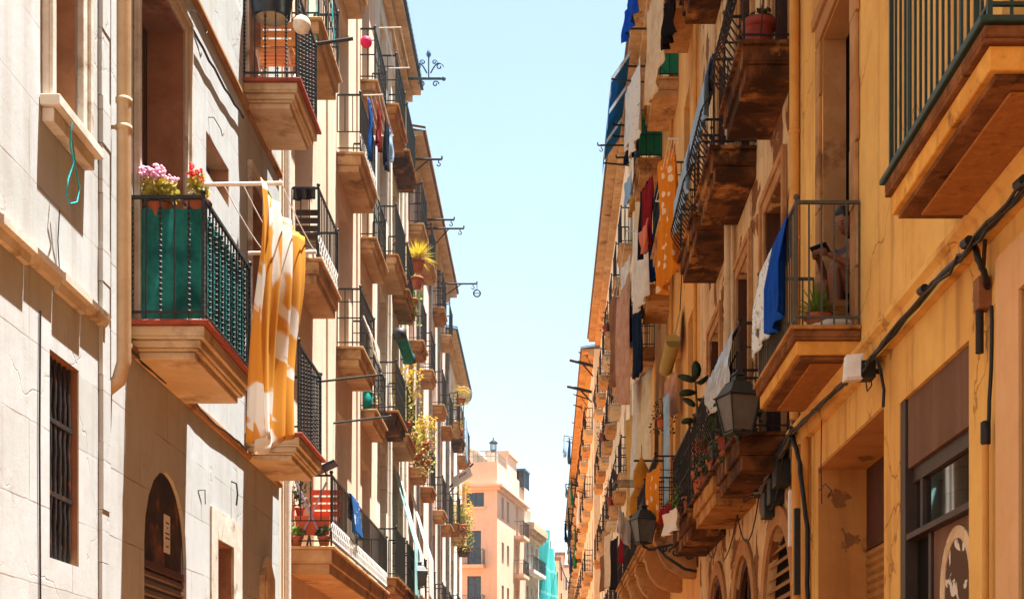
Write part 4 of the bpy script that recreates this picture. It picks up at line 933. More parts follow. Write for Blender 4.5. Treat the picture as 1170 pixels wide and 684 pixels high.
for k in range(2): mb = MB(); q = Vector((-2.84,21.8+k*.55,E(6.25))); mb.tube([q+Vector((.02,0,.02)), q+Vector((.13,0,-.25)), q+Vector((.17,.05,-.5)), q+Vector((.22,.1,-.62))], .012, 6); part('arm', mb, M['white_bar'], root, q)
for (x1, y, z, lb) in ((-2.3,19.7,4.85,'black laundry pole between the peach balconies'),(-2.35,21.3,4.62,'black laundry pole under the lower peach balcony')):
    mb = MB(); mb.tube([(XL,y,E(z)-.1),(x1,y,E(z))], .016, 6); mb.ball((x1,y,E(z)), .026); single('laundry_pole', mb, M['iron'], lb, 'pole', (XL,y,E(z)-.1))
pot_plant('small terracotta pot on a narrow peach balcony', (-3.02,24.6,E(5.412)), .09, .14, 'bush', 'leaf_olive', 'petal_yellow', 'terracotta', 40, .08, .14, seed=5)
mb = MB(); mb.lathe((-3.08,24.44,E(5.412)), [(.06,0),(.08,.02),(.09,.3),(.075,.3)], 10); single('bucket', mb, M['cloth_teal'], 'teal bucket beside the pot on a narrow peach balcony', 'bucket', (-3.08,24.44,E(5.412)))
# plants of the cream house
g = 'dripping balcony plants on the cream house'
pot_plant('wild yellow spiky plant in an orange pot hung outside the railing', (-2.72,30.0,E(9.55)), .13, .26, 'spike', 'leaf_yellow', None, 'terracotta', 130, .48, .3, seed=6, ring=(-2.86,30.0,E(9.8)), group=g)
pot_plant('small orange pot hung at the near railing corner', (-3.0,29.02,E(9.65)), .12, .2, 'bush', 'leaf_olive', None, 'terracotta', 30, .08, .1, seed=7, ring=(-3.0,29.09,E(9.8)), group=g)
pot_plant('lower hanging orange pot under the spiky plant', (-2.72,29.75,E(9.12)), .12, .24, 'bush', 'leaf_olive', None, 'terracotta', 20, .08, .08, seed=8, ring=(-2.86,29.75,E(9.3)), group=g)
pot_plant('red pot standing on the upper cream balcony slab', (-3.0,29.25,E(8.902)), .14, .24, 'bush', 'leaf_green', None, 'redpot', 40, .12, .15, seed=9, group=g)
pot_plant('green trailing plant at the upper cream balcony front', (-2.88,30.4,E(8.902)), .12, .2, 'vine', 'leaf_green', None, 'terracotta', 160, .22, .35, seed=10, hang=.6, group=g)
pot_plant('red pot with tall yellow plant on the middle cream balcony', (-2.98,29.3,E(5.952)), .17, .28, 'bush', 'leaf_olive', 'petal_yellow', 'redpot', 240, .24, 1.0, seed=11, group=g)
pot_plant('tall yellowing vine along the middle cream balcony front', (-2.87,30.1,E(5.952)), .13, .22, 'vine', 'leaf_olive', 'petal_yellow', 'terracotta', 320, .24, 1.25, seed=12, hang=.2, group=g)
pot_plant('white flowering plant spilling over the far railing', (-2.72,31.4,E(6.0)), .13, .22, 'vine', 'leaf_olive', 'petal_yellow', 'terracotta', 300, .3, .5, seed=13, hang=.7, ring=(-2.84,31.0,E(6.5)), group=g)
pot_plant('red pots row plant on the first pink balcony', (-3.0,33.1,E(5.972)), .16, .3, 'bush', 'leaf_olive', 'petal_yellow', 'redpot', 160, .2, .5, seed=14, group=g)
pot_plant('second red pot on the first pink balcony', (-2.92,33.6,E(5.972)), .16, .3, 'bush', 'leaf_dark', 'petal_red', 'redpot', 120, .2, .4, seed=15, group=g)
root = thing('rolled_awning', 'rolled teal awning on the wall of the cream house', 'awning', (-3.02,29.4,E(7.95)))
mb = MB(); mb.tube([(-3.0,29.1,E(7.98)),(-3.0,30.95,E(7.95))], .12, 12); part('roll', mb, M['cloth_teal'], root)
for y in (29.0,30.97): mb = MB(); mb.lathe((-3.0,y,E(7.96)-.1), [(.03,0),(.14,.01),(.14,.2),(.03,.21)], 10); mb.box(-3.2,-3.0,y-.02,y+.02,E(7.94),E(7.98)); part('end_bracket', mb, M['iron'], root, (-3.0,y,E(7.9)))
def sunblind(label, y0, y1, xt, zt, xm, zm, xb, zb, m, seed=0):
    vs = []; n, nu = 20, 10
    for j in range(n+1):
        s = j/n
        if s < .6: k = s/.6; x, z = xt+(xm-xt)*k, zt+(zm-zt)*k - .06*math.sin(math.pi*k)
        else: k = (s-.6)/.4; x, z = xm+(xb-xm)*k, zm+(zb-zm)*k
        for i in range(nu+1): t = i/nu; vs.append((x+.015*math.sin(t*9+seed+s*3), y0+(y1-y0)*t, z))
    mb = MB(); mb.add(vs, [(j*(nu+1)+i,j*(nu+1)+i+1,(j+1)*(nu+1)+i+1,(j+1)*(nu+1)+i) for j in range(n) for i in range(nu)], True)
    o = single('sun_blind', mb, m, label, 'blind', (xt,y0,zt), 'long cloth blinds draped over the railings'); sd = o.modifiers.new('solidify','SOLIDIFY'); sd.thickness = .008
M['blind_teal'] = cloth('pale_teal_blind', '#a9d3cf', '#8cbcba'); M['blind_white'] = cloth('white_blind', '#e2ded4', '#cfc8bb'); M['blind_cream'] = cloth('cream_blind', '#e3d3b4', '#d2bd96'); M['blind_ochre'] = cloth('ochre_blind', '#d0a860', '#bc9048')
sunblind('pale teal cloth blind sloping out over the low cream balcony', 29.3, 30.35, -3.16, E(5.35), -2.74, E(3.76), -2.72, E(2.6), M['blind_teal'])
sunblind('white cloth blind beside the pale teal one', 30.5, 31.3, -3.16, E(5.3), -2.72, E(3.7), -2.70, E(2.7), M['blind_white'], 2)
sunblind('white cloth blind on the low pink balcony', 33.0, 34.1, -3.16, E(5.4), -2.74, E(3.95), -2.72, E(2.9), M['blind_white'], 3)
# end of the left row
root = thing('satellite_dish', 'beige satellite dish on the end balcony of the left row', 'satellite dish', (-2.8,47.3,E(10.5)))
mb = MB(); c = Vector((-2.78,47.2,E(10.93))); n = 20; vs = [c+Vector((0,.05,0))]
for j in (1,2,3): vs += [c+Vector((.3*j/3*math.cos(2*math.pi*k/n), .05-.06*(j/3)**2, .3*j/3*math.sin(2*math.pi*k/n))) for k in range(n)]
mb.add(vs, [(0,1+k,1+(k+1) % n) for k in range(n)] + [(1+j*n+k,1+j*n+(k+1) % n,1+(j+1)*n+(k+1) % n,1+(j+1)*n+k) for j in (0,1) for k in range(n)], True); M['dish'] = simple('dish_paint', '#c9bda6', '#b5a88f', .6, .3, 6); d_ = part('dish', mb, M['dish'], root); sd = d_.modifiers.new('solidify','SOLIDIFY'); sd.thickness = .012
mb = MB(); mb.tube([c+Vector((0,.0,-.28)), c+Vector((.0,-.28,-.08))], .012, 5); mb.box(c.x-.03,c.x+.03,c.y-.32,c.y-.26,c.z-.1,c.z-.05); part('receiver_arm', mb, M['zinc'], root)
mb = MB(); mb.tube([c+Vector((0,.07,0)), c+Vector((0,.13,-.1)), (c.x,c.y+.13,E(9.605))], .02, 6); part('mast', mb, M['zinc'], root)
root = thing('projecting_sign', 'white projecting sign with a red mark at the end of the left row', 'sign', (-3.2,46.2,E(7.85)))
mb = MB(); a, b = Vector((-3.02,46.2,E(7.72))), Vector((-2.42,46.2,E(8.12))); up = Vector((-.1,0,.28)); mb.prism([a,b,b+up,a+up], (0,.1,0)); part('board', mb, M['white_plastic'], root)
mb = MB(); c = a.lerp(b,.38)+up*.5; dd = (b-a).normalized(); uu = up.normalized()
for k in range(6): mb.prism([c+dd*(.05*k)+uu*.02*(k % 2), c+dd*(.05*k+.035)+uu*.02*(k % 2), c+dd*(.05*k+.03)+uu*.08, c+dd*(.05*k-.005)+uu*.08], (0,-.004,0))
M['red_paint'] = simple('red_paint', '#b02a2a', '#9a2222'); part('red_mark', mb, M['red_paint'], root)
mb = MB(); mb.tube([(-3.2,46.25,E(7.7)),(-2.4,46.25,E(8.5))], .03, 6); mb.tube([(-3.2,46.25,E(7.55)),a+Vector((0,.05,0))], .02, 6); part('bracket', mb, M['iron'], root)
g = 'potted plants on the end balconies of the left row'
pot_plant('cascading yellow green plants on the end balcony', (-2.88,47.6,E(6.402)), .2, .3, 'vine', 'leaf_olive', 'petal_yellow', 'terracotta', 420, .42, .7, seed=16, hang=.9, group=g)
pot_plant('pale flowering plants beside the cascading ones', (-2.84,48.2,E(6.402)), .2, .3, 'vine', 'leaf_green', 'petal_yellow', 'terracotta', 300, .4, .45, seed=17, hang=.6, group=g)
pot_plant('yellow climbing plant above the cascading ones', (-2.86,48.7,E(6.402)), .18, .3, 'vine', 'leaf_yellow', 'petal_yellow', 'terracotta', 260, .28, 1.7, seed=18, hang=.3, group=g)
pot_plant('small terracotta pot high on the end balcony', (-2.95,47.55,E(9.602)), .17, .28, 'bush', 'leaf_olive', 'petal_yellow', 'terracotta', 80, .18, .25, seed=19, group=g)
pot_plant('yellow flowers hanging on the upper grey house railing', (-2.74,45.3,E(10.2)), .15, .2, 'vine', 'leaf_olive', 'petal_yellow', 'terracotta', 160, .28, .3, seed=24, hang=.3, ring=(-2.84,45.3,E(10.5)), group=g)
garment('grey cloth hanging below the satellite dish', -2.72, 47.9, 48.5, E(10.4), 1.5, 'cloth_sky', seed=8)
for (px_, py_, Y, st, wh, lb) in ((505,182,32.9,.4,False,'first iron pulley bracket under the pink house eaves'),(519,251,36.6,.0,False,'slim iron pulley bracket in the middle of the pink eaves'),(530,261,37.4,.7,False,'strutted iron pulley bracket in the middle of the pink eaves'),(545,324,41.5,.5,True,'iron bracket with a hanging pulley wheel over the street')):
    pole_bracket(lb, XL, P(px_,py_,Y), st, .028, True, wheel=wh)
# ornate bracket
t = P(507,90,31.2); w = Vector((XL+.42,31.2,t.z)); root = thing('ornate_bracket', 'ornate scrolled iron bracket on the dark roof edge', 'bracket', w)
mb = MB(); mb.tube([w-Vector((.42,0,0)),t], .03, 6); mb.ball(t,.05); part('arm', mb, M['roofblue'], root)
mb = MB(); c = t-Vector((.33,0,0))
for s in (-1,1):
    mb.tube([c+Vector((s*(.04+.22*k/12),0,.12+.22*math.sin(math.pi*k/12*.6))) for k in range(13)], .016, 5)
    for cx_, cz_, r0 in ((.24,.26,.085),(.15,-.12,.075),(.13,.36,.06)):
        mb.tube([c+Vector((s*cx_+s*r0*(1-k/18)*math.cos(k*.5),0,cz_+r0*(1-k/18)*math.sin(k*.5))) for k in range(15)], .014, 5)
mb.tube([c,c+Vector((0,0,.5))], .016, 5); mb.lathe(c+Vector((0,0,.46)), [(.02,0),(.055,.06),(.04,.13),(.005,.2)], 8); part('scrollwork', mb, M['roofblue'], root)
# street lamps ---------------------------------------------------------------
def lantern(label, c, s, Xw, arm_z, group='wall street lamps', rot=.35, scroll=False):
    """c = centre of the lamp's glass top edge; s = half width at the top"""
    c = Vector(c); root = thing('street_lamp', label, 'street lamp', (Xw,c.y,arm_z), group); q = math.sqrt(2)
    mb = MB(); mb.lathe(c, [(s*1.12*q,0),(s*1.16*q,.06*s),(s*.98*q,.16*s),(s*.62*q,.78*s),(s*.58*q,.82*s),(s*.58*q,.9*s),(s*.3*q,1.02*s),(s*.28*q,1.3*s),(s*.36*q,1.32*s),(s*.36*q,1.4*s),(s*.12*q,1.55*s)], 4, 0, False, rot+math.pi/4)
    mb.ball(c+Vector((0,0,1.62*s)), .12*s); cap = part('cap', mb, M['lamp_metal'], root, c)
    fr = MB(); h = 2.15*s; b = .62*s
    for k in range(4):
        a = rot+math.pi/4+k*math.pi/2; p0 = c+Vector((math.cos(a)*s*q,math.sin(a)*s*q,0)); p1 = c+Vector((math.cos(a)*b*q,math.sin(a)*b*q,-h)); fr.tube([p0,p1], .055*s, 5)
    fr.lathe(c-Vector((0,0,h+.1*s)), [(b*q*.6,-.1*s),(b*q*1.06,0),(b*q*1.06,.1*s),(b*q*.9,.101*s)], 4, 0, False, rot+math.pi/4); fr.lathe(c-Vector((0,0,h+.5*s)), [(.05*s,0),(.14*s,.1*s),(.1*s,.2*s),(.3*s,.33*s)], 10)
    f_ = part('frame', fr, M['lamp_metal'], root, c)
    gl = MB()
    for k in range(4):
        a0 = rot+math.pi/4+k*math.pi/2; a1 = a0+math.pi/2; f1, f2 = .965, .965
        gl.quad(*[c+Vector((math.cos(a)*r*q*f1,math.sin(a)*r*q*f1,z)) for a, r, z in ((a0,s,-.02*s),(a1,s,-.02*s),(a1,b,-h+.02),(a0,b,-h+.02))])
    part('lamp_glass', gl, M['lamp_glass'], f_, c)
    ar = MB(); d = 1 if c.x > Xw else -1; low = c.z-h-.52*s
    e = Vector((c.x,c.y,low+.03)); w0 = Vector((Xw,c.y,arm_z))
    ar.tube([w0, Vector((Xw+(c.x-Xw)*.5,c.y,arm_z)), Vector((c.x-d*.1,c.y,(arm_z+low)/2-.05)), e], .02, 6)
    ar.box(Xw, Xw+d*.02, c.y-.06, c.y+.06, arm_z-.35, arm_z+.1)
    if scroll:
        L = abs(c.x-Xw)
        ar.tube([Vector((Xw+d*.02,c.y,arm_z-.42)), Vector((Xw+d*.25*L,c.y,arm_z-.38)), Vector((Xw+d*.6*L,c.y,arm_z-.18)), Vector((Xw+d*.75*L,c.y,arm_z-.03))], .025, 6)
        for k, (u, v, r0) in enumerate(((.18,-.16,.13),(.42,-.12,.1),(.62,-.07,.06))): ar.tube([Vector((Xw+d*(u*L+r0*(1-j/18)*math.cos(j*.5)),c.y,arm_z+v+r0*(1-j/18)*math.sin(j*.5))) for j in range(16)], .016, 5)
    part('bracket', ar, M['lamp_metal'], root, w0)
q = P(479,653,30); lantern('small street lamp on the left cream house', q, .145, XL, q.z+.35)
# ------------------------------------------------------------------ loose things on the right row
def wobble(pts, amp, seed, k=4):
    rr = random.Random(seed); out = []
    for p, q in zip(pts, pts[1:]):
        for i in range(k): out.append(Vector(p).lerp(Vector(q), i/k) + Vector((rr.uniform(-.3,.3)*amp, rr.uniform(-amp,amp), rr.uniform(-amp,amp))))
    out.append(Vector(pts[-1])); return out
base = [PX(x,y,2.28) for x, y in ((1240,140),(1175,210),(1112,278),(1061,332),(1000,405),(975,428),(940,460),(905,494))]
for i, (r, lb) in enumerate(((.018,'thick black cable bundle along the ledge of the yellow house'),(.011,'thinner black cable twisted with the ledge bundle'),(.009,'slack black cable looping beside the ledge bundle'))):
    mb = MB(); mb.tube(wobble([p+Vector((-.02*i,0,-.02*i)) for p in base], .012+.012*i, i+1, 5), r, 7)
    if i == 0:
        for k in (1,2,3): q = base[k]; mb.tube([q+Vector((-.035,-.05,.0)), q+Vector((-.035,.05,.01))], .027, 8)
    single('cable_bundle', mb, M['cable'], lb, 'cable', base[3], 'black cables on the yellow house')
mb = MB(); mb.tube(wobble([PX(1112,278,2.29), PX(1118,295,2.3), PX(1126,316,2.35), PX(1128,330,2.38)], .006, 8), .018, 6); single('wall_cable', mb, M['cable'], 'short black cable dropping from the bundle to the junction box', 'cable', PX(1112,278,2.29))
q = PX(1130,335,2.4); root = thing('junction_box', 'brown junction box with pipe stub under the cable bundle', 'junction box', q)
mb = MB(); mb.box(2.398,2.33,q.y-.05,q.y+.05,q.z-.09,q.z+.08); M['box_brown'] = simple('box_brown', '#8a5a38', '#6e4428', .7, .3, 10); part('box', mb, M['box_brown'], root)
mb = MB(); mb.tube([(2.355,q.y+.02,q.z-.09),(2.355,q.y+.02,q.z-.32)], .022, 8); part('pipe_stub', mb, M['iron_brown'], root)
mb = MB(); mb.tube([(2.36,q.y-.02,q.z+.08),(2.365,q.y-.05,q.z+.3)], .012, 6); part('conduit', mb, M['iron_brown'], root)
mb = MB(); mb.tube(wobble([(2.375,7.6,q.z-.1),(2.37,7.59,E(1.9)),(2.36,7.61,E(1.57))], .006, 9), .011, 6); mb.lathe((2.35,7.62,E(1.5)), [(.02,0),(.028,.01),(.028,.12),(.014,.13)], 8); single('wall_cable', mb, M['cable'], 'black cable running into the orange conduit at the near edge', 'cable', (2.37,7.6,E(1.9)))
q = PX(973,420,2.18); root = thing('floodlight', 'white floodlight box mounted on the ledge of the yellow house', 'floodlight', q)
mb = MB(); mb.prism([(2.12,q.y-.05,q.z-.1),(2.25,q.y-.05,q.z-.09),(2.26,q.y-.02,q.z+.1),(2.14,q.y-.02,q.z+.09)], (0,.09,0)); mb.prism([(2.135,q.y-.053,q.z-.085),(2.235,q.y-.053,q.z-.075),(2.243,q.y-.03,q.z+.08),(2.15,q.y-.03,q.z+.075)], (0,-.006,0)); part('housing', mb, M['white_plastic'], root, None, .008)
mb = MB(); mb.tube([(2.22,q.y+.02,q.z),(2.3,q.y+.02,q.z-.02),(2.4,q.y+.02,q.z-.02)], .02, 6); mb.box(2.24,2.34,q.y-.06,q.y+.1,q.z-.08,q.z+.04); part('bracket', mb, M['cable'], root)
for pts, lb in ((((1000,408),(1003,412),(1007,428),(1010,445),(1009,465)),'black cable end hanging down the yellow wall'),(((992,420),(989,432),(991,447),(996,440),(995,425)),'thin black cable loop beside the floodlight'),(((939,395),(939,460),(938,530),(939,575)),'hairline wire hanging in front of the doorway'),(((936,560),(943,552),(950,560),(946,568)),'small curl of wire in the doorway')):
    mb = MB(); mb.tube([PX(x,y,2.33 if x > 950 else 2.36) for x, y in pts], .012 if pts[0][0] == 1000 else .005, 5); single('wall_cable', mb, M['cable'], lb, 'cable', PX(*pts[0],2.33), 'loose wires on the yellow house')
mb = MB(); mb.tube(wobble([PX(905,496,2.28), PX(912,520,2.3), PX(918,560,2.3), PX(922,600,2.3), PX(923,690,2.3), PX(923,760,2.3)], .015, 12), .022, 6); single('wall_cable', mb, M['cable'], 'thick black cable falling down the corner pipe of the yellow house', 'cable', PX(912,520,2.3))
# tangle under the old balconies
for i in range(7):
    pts = [PX(905,492,2.28)] + [PX(x, y, 2.27) for x, y in ((880,530+i*3),(862,548+i*3),(838,566+i*3),(815,585+i*4),(798,604+i*4),(780,622+i*3))]
    mb = MB(); mb.tube(wobble(pts, .05, 40+i, 5), .012+.006*(i % 3), 6); single('cable_bundle', mb, M['cable'], 'tangled black cable strand sagging under the old balconies', 'cable', pts[2], 'cable tangle under the old balconies')
for i, (x0, y0, x1, y1, s, lb) in enumerate(((868,560,842,585,.45,'drooping wire loop above the middle arch'),(842,590,826,640,.1,'wire dropping between the dark arches'),(822,600,808,622,.3,'small drooping wire loop past the middle arch'),(895,520,870,560,.35,'drooping wire loop beside the louvred arch'))):
    mb = MB(); mb.tube(arc(PX(x0,y0,2.3), PX(x1,y1,2.3), s, 14), .008, 5); single('wall_cable', mb, M['cable'], lb, 'cable', PX(x0,y0,2.3))
q = PX(884,540,2.25); root = thing('meter_boxes', 'cluster of dark meter boxes under the old balcony slab', 'meter box', q)
for k, (dy, dz, w) in enumerate(((0,0,.12),(.35,-.12,.1),(.75,-.2,.13))):
    mb = MB(); mb.box(2.397,2.25,q.y+dy-w,q.y+dy+w,q.z+dz-.14,q.z+dz+.12); part('box', mb, M['iron'], root, (2.3,q.y+dy,q.z+dz), .01)
q = PX(907,590,2.35); mb = MB(); mb.box(2.3,2.36,q.y-.04,q.y+.04,q.z-.28,q.z+.25); single('cable_trunking', mb, M['white_plastic'], 'white plastic trunking piece on the corner of the yellow house', 'trunking', q)
mb = MB(); q = PX(912,630,2.34); mb.box(2.3,2.37,q.y-.05,q.y+.05,q.z-.4,q.z+.4); single('cable_trunking', mb, M['iron'], 'black box below the white trunking at the corner', 'trunking', q)
# washing on the reading balcony
M['towel_blue'] = cloth('towel_blue', '#1d55b4', '#1646a0')
drape_cloth('towel', 'bright blue towel over the reading balcony railing', 'towel', XR-.49, 11.2, 11.92, E(3.05)+.95, .8, .3, M['towel_blue'], -1, 3, .03, 3, lambda t: -.12+.12*math.sin(t*3), .008)
M['lace'] = cloth('lace_cloth', '#dfe2de', '#8ea0a8', .55, 14, .15)
drape_cloth('shawl', 'white lace shawl hanging beside the blue towel', 'shawl', XR-.49, 11.98, 12.65, E(3.05)+.95, .66, .12, M['lace'], -1, 5, .04, 3, lambda t: .15*math.sin(t*9), .008)
pot_plant('spiky grass plant standing on the reading balcony', (2.12,11.15,E(3.052)), .1, .16, 'spike', 'leaf_green', None, 'terracotta', 60, .27, .26, seed=31)
M['wicker'] = stained('wicker', '#9a6a38', '#7a5028', '#5c3a1e', 9); root = thing('wicker_planter', 'square wicker planter on the reading balcony floor', 'planter', (2.22,11.3,E(3.052)))
mb = MB(); mb.lathe((2.25,11.35,E(3.052)), [(.15,0),(.2,.24),(.21,.24),(.21,.29),(.18,.29),(.17,.2)], 4, 0, False, .6); part('planter', mb, M['wicker'], root)
mb = MB(); mb.lathe((2.25,11.35,E(3.25)), [(.17,0),(.17,.06),(.05,.08)], 4, 0, False, .6); part('soil', mb, M['slab_rot'], root)
mb = MB(); mb.ball((2.24,11.02,E(3.1)), .1, 10, 0, (1.4,.8,.55)); mb.ball((2.12,11.04,E(3.085)), .07, 10, 0, (1.3,.8,.5)); single('bag', mb, M['cloth_white'], 'crumpled white bag on the reading balcony floor', 'bag', (2.24,11.02,E(3.06)))
# lamps
q = P(843,454,13.75); lantern('large street lamp in front of the old balconies', q, .158, XR, q.z+.02)
q = P(735,594,22.6); lantern('street lamp on a scrolled bracket at the orange house corner', q, .165, XR, ZY(622,22.6), scroll=True)
# old balconies: cactus, pots, plastic film, pale cloth
root = thing('rubber_plant', 'dark leafy plant with oval leaves leaning out above the old balcony railing', 'plant', (1.95,17.9,E(2.902)))
mb = MB(); mb.lathe((1.98,17.9,E(2.902)), [(.12,0),(.16,.24),(.17,.24),(.17,.29),(.14,.29)], 12); part('pot', mb, M['terracotta'], root)
mb = MB(); mb.tube([(1.96,17.9,E(3.15)),(1.9,17.88,E(3.8)),(1.86,17.86,E(4.33))], [.02,.017,.012], 6); part('stem', mb, M['stem'], root)
mb = MB()
def pad(c, a, L, w, up=0.0):
    d = Vector((math.cos(a), .25*math.sin(a*3), math.sin(a))).normalized(); s = (d.cross(Vector((0,1,0)))*.9+Vector((0,.35,0))).normalized(); n = d.cross(s); c = Vector(c); N = 12
    rim = [c+d*(L/2*(1-math.cos(2*math.pi*k/N)))+s*(w/2*math.sin(2*math.pi*k/N))+n*(.03*math.cos(4*math.pi*k/N)) for k in range(N)]
    mb.add([c+d*L/2+n*.012]+rim+[c+d*L/2-n*.004], [(0,1+k,1+(k+1) % N) for k in range(N)]+[(N+1,1+(k+1) % N,1+k) for k in range(N)], True)
for z, a, L, w in ((4.45,1.6,.24,.13),(4.44,2.8,.24,.09),(4.4,.6,.2,.08),(4.3,3.25,.22,.09),(4.2,.3,.2,.07),(4.12,2.5,.2,.08),(3.95,3.3,.2,.08)): pad((1.87,17.87,E(z)-.12), a, L, w)
part('leaves', mb, M['leaf_dark'], root)
for (a, b, lb) in ((16.4,18.4,'dark reed screen inside the second old balcony railing'),(19.1,21.4,'dark reed screen inside the third old balcony railing'),(14.2,15.9,'dark reed screen inside the nearest old balcony railing')):
    mb = MB(); x = XR-.53+.075; y = a; rr = random.Random(int(a*10))
    while y < b: w = rr.uniform(.02,.05); mb.box(x, x+.008, y, y+w-.004, E(2.95), E(2.95)+rr.uniform(.55,.9)); y += w
    mb.box(x+.009, x+.017, a, b, E(3.1), E(3.12)); mb.box(x+.009, x+.017, a, b, E(3.5), E(3.52))
    single('reed_screen', mb, M['slat_dark'], lb, 'screen', (x,a,E(2.95)), 'reed screens on the old balconies')
M['petal_dark'] = leafy('petal_dark', '#8a2418', '#a03420', .2)
g = 'pots crowded on the old balconies'
for i, (x, y, z, k, lf, fl, pm, sp, up, lb) in enumerate(((2.0,14.5,2.9,'bush','leaf_dark',None,'terracotta',.2,.4,'dark bushy pot nearest the lamp on the old balcony'),(1.96,15.4,2.9,'vine','leaf_dark',None,'redpot',.25,.35,'trailing pot behind the lamp on the old balcony'),(2.0,16.7,2.9,'vine','leaf_dark',None,'terracotta',.3,.5,'trailing dark plant on the second old balcony'),(1.98,17.3,2.9,'bush','leaf_dark','petal_dark','redpot',.2,.3,'pot with a few dark red flowers on the second old balcony'),(1.98,19.5,2.9,'vine','leaf_dark',None,'terracotta',.3,.55,'dark trailing plant on the third old balcony'),(1.98,20.4,2.9,'bush','leaf_green',None,'redpot',.25,.4,'green bushy pot on the third old balcony'))):
    pot_plant(lb, (x,y,E(z)+.002), .13, .22, k, lf, fl, pm, 170, sp, up, seed=40+i, hang=.3, group=g)
pot_plant('dark red pot on the upper old balcony at the near railing', (2.1,14.1,E(6.622)), .16, .34, 'bush', 'leaf_dark', None, 'redpot', 60, .14, .15, seed=50)
M['film'] = NT('plastic_film').bsdf((.55,.58,.58,1), .22, .7, None, trans=.3)
rr = random.Random(3); vs = []; nu, nv = 26, 12
for j in range(nv+1):
    for i in range(nu+1):
        t = i/nu; s = j/nv; vs.append((XR-.53+.05-.03-.05*math.sin(s*3)-.03*rr.random(), 14.3+2.2*t, E(3.98)-s*(.75-.35*t)+.02*rr.random()))
mb = MB(); mb.add(vs, [(j*(nu+1)+i,j*(nu+1)+i+1,(j+1)*(nu+1)+i+1,(j+1)*(nu+1)+i) for j in range(nv) for i in range(nu)], True)
o = single('plastic_sheet', mb, M['film'], 'crumpled clear plastic sheet over the old balcony railing', 'plastic sheet', (1.86,14.3,E(3.98))); sd = o.modifiers.new('solidify','SOLIDIFY'); sd.thickness = .004
drape_cloth('awning_cloth', 'long pale blue cloth draped along the upper old balcony railings', 'cloth', XR-.51, 16.3, 17.9, E(7.64), .62, .2, M['cloth_sky'], -1, 7, .05, 5)
drape_cloth('awning_cloth', 'second pale blue cloth on the farther upper old balcony', 'cloth', XR-.51, 18.4, 20.25, E(7.64), .7, .2, M['cloth_sky'], -1, 9, .05, 5)
drape_cloth('blanket', 'grey white blanket hanging over the top old balcony railing', 'blanket', XR-.48, 16.4, 17.9, E(11.32), 1.1, .2, M['cloth_white'], -1, 10, .05, 4)
# green screens of the orange house
M['screen_g'] = cloth('leaf_green_screen', '#3a9a70', '#2c7c58', .6, 3, .45)
for i, (y, z, L, lb) in enumerate(((25.9,11.8,1.65,'green screen on the middle top balcony of the orange house'),(29.6,11.8,1.65,'green screen on the farther top balcony of the orange house'),(22.7,11.8,1.65,'green screen on the nearest top balcony of the orange house'))):
    mb = MB(); x0, x1 = XR-.02, XR-.53+.075; y0 = y+.075; mb.box(x0,x1,y0,y0+.008,E(z)+.08,E(z)+.97); mb.box(x1,x1+.008,y0+.01,y+L-.08,E(z)+.08,E(z)+.97)
    single('balcony_screen', mb, M['screen_g'], lb, 'screen', (x0,y0,E(z)+.08), 'green screens on the top balconies')
# washing of the orange house
def H(lb, px_, py_, X, L, ln, m, dx=.15, name='garment', cat='garment', amp=.04, folds=2.5, **kw):
    q = PX(px_,py_,X); k = min(1, L)
    return hang_cloth(name, lb, cat, (X+dx*.5*k,q.y-.1,q.z), (X-dx*.5*k,q.y-.1+L,q.z), ln, M[m], amp, folds, **kw)
H('orange sheet with pale spots hanging before the orange house', 764, 166, 1.78, .85, 1.7, 'orange_spot', dx=.24, amp=.07, name='bed_sheet', cat='sheet', seed=1, low=lambda t: .35*math.sin(t*3.1), nu=40)
rack('cream clothes rack carrying the spotted orange sheet', XR-.5, 1.72, 20.2, 22.6, PX(769,163,1.8).z, 4, r=.016)
H('dark red and black garment hanging beside the spotted sheet', 741, 200, 1.75, .8, 1.15, 'cloth_red', seed=2, flare=-.4)
H('black garment hanging behind the dark red one', 737, 205, 1.72, .7, 1.2, 'cloth_black', seed=3, flare=.3)
H('salmon coloured cloth under the dark red garment', 737, 251, 1.68, .8, .45, 'cloth_salmon', seed=4, flare=-.7)
H('long white sheet hanging straight beside the salmon cloth', 734, 240, 1.78, 1.3, 1.6, 'cloth_white', name='bed_sheet', cat='sheet', seed=5)
H('cream cloth hanging at the top edge of the picture', 752, -35, 1.75, 1.5, 1.35, 'cloth_cream', name='bed_sheet', cat='sheet', seed=6, low=lambda t: .3*math.sin(t*2.5))
H('black bundle of clothes at the top balcony', 764, -8, 1.72, .55, .6, 'cloth_black', seed=7, amp=.07)
H('white printed sheet hung from the roof edge poles', 728, 66, 1.72, 1.6, 1.4, 'white_print', name='bed_sheet', cat='sheet', seed=8)
H('second white sheet beside the printed one', 722, 80, 1.7, 1.2, 1.2, 'cloth_white', name='bed_sheet', cat='sheet', seed=9)
H('dark teal bundle of clothes on a short pole', 722, 143, 1.75, .9, .5, 'cloth_navy', seed=10, amp=.06)
H('pale blue shirt hanging under the roof edge', 719, 197, 1.75, .8, .5, 'cloth_sky', seed=11)
H('small ochre cloth below the pale blue shirt', 722, 222, 1.76, .5, .35, 'cloth_ochre', seed=12)
H('long brownish bed sheet hanging over the street', 704, 320, 1.62, 2.1, 2.4, 'cloth_brown', name='bed_sheet', cat='sheet', seed=13, low=lambda t: -.3*t)
H('long pinkish bed sheet hanging beside the brownish one', 714, 312, 1.62, 2.0, 2.75, 'cloth_pinkish', name='bed_sheet', cat='sheet', seed=14, low=lambda t: -.5*t)
H('short white towel above the pinkish sheet', 716, 292, 1.7, 1.0, .85, 'cloth_white', name='towel', cat='towel', seed=15)
H('narrow black trousers beside the pinkish sheet', 717, 340, 1.75, .8, .95, 'cloth_black', seed=16)
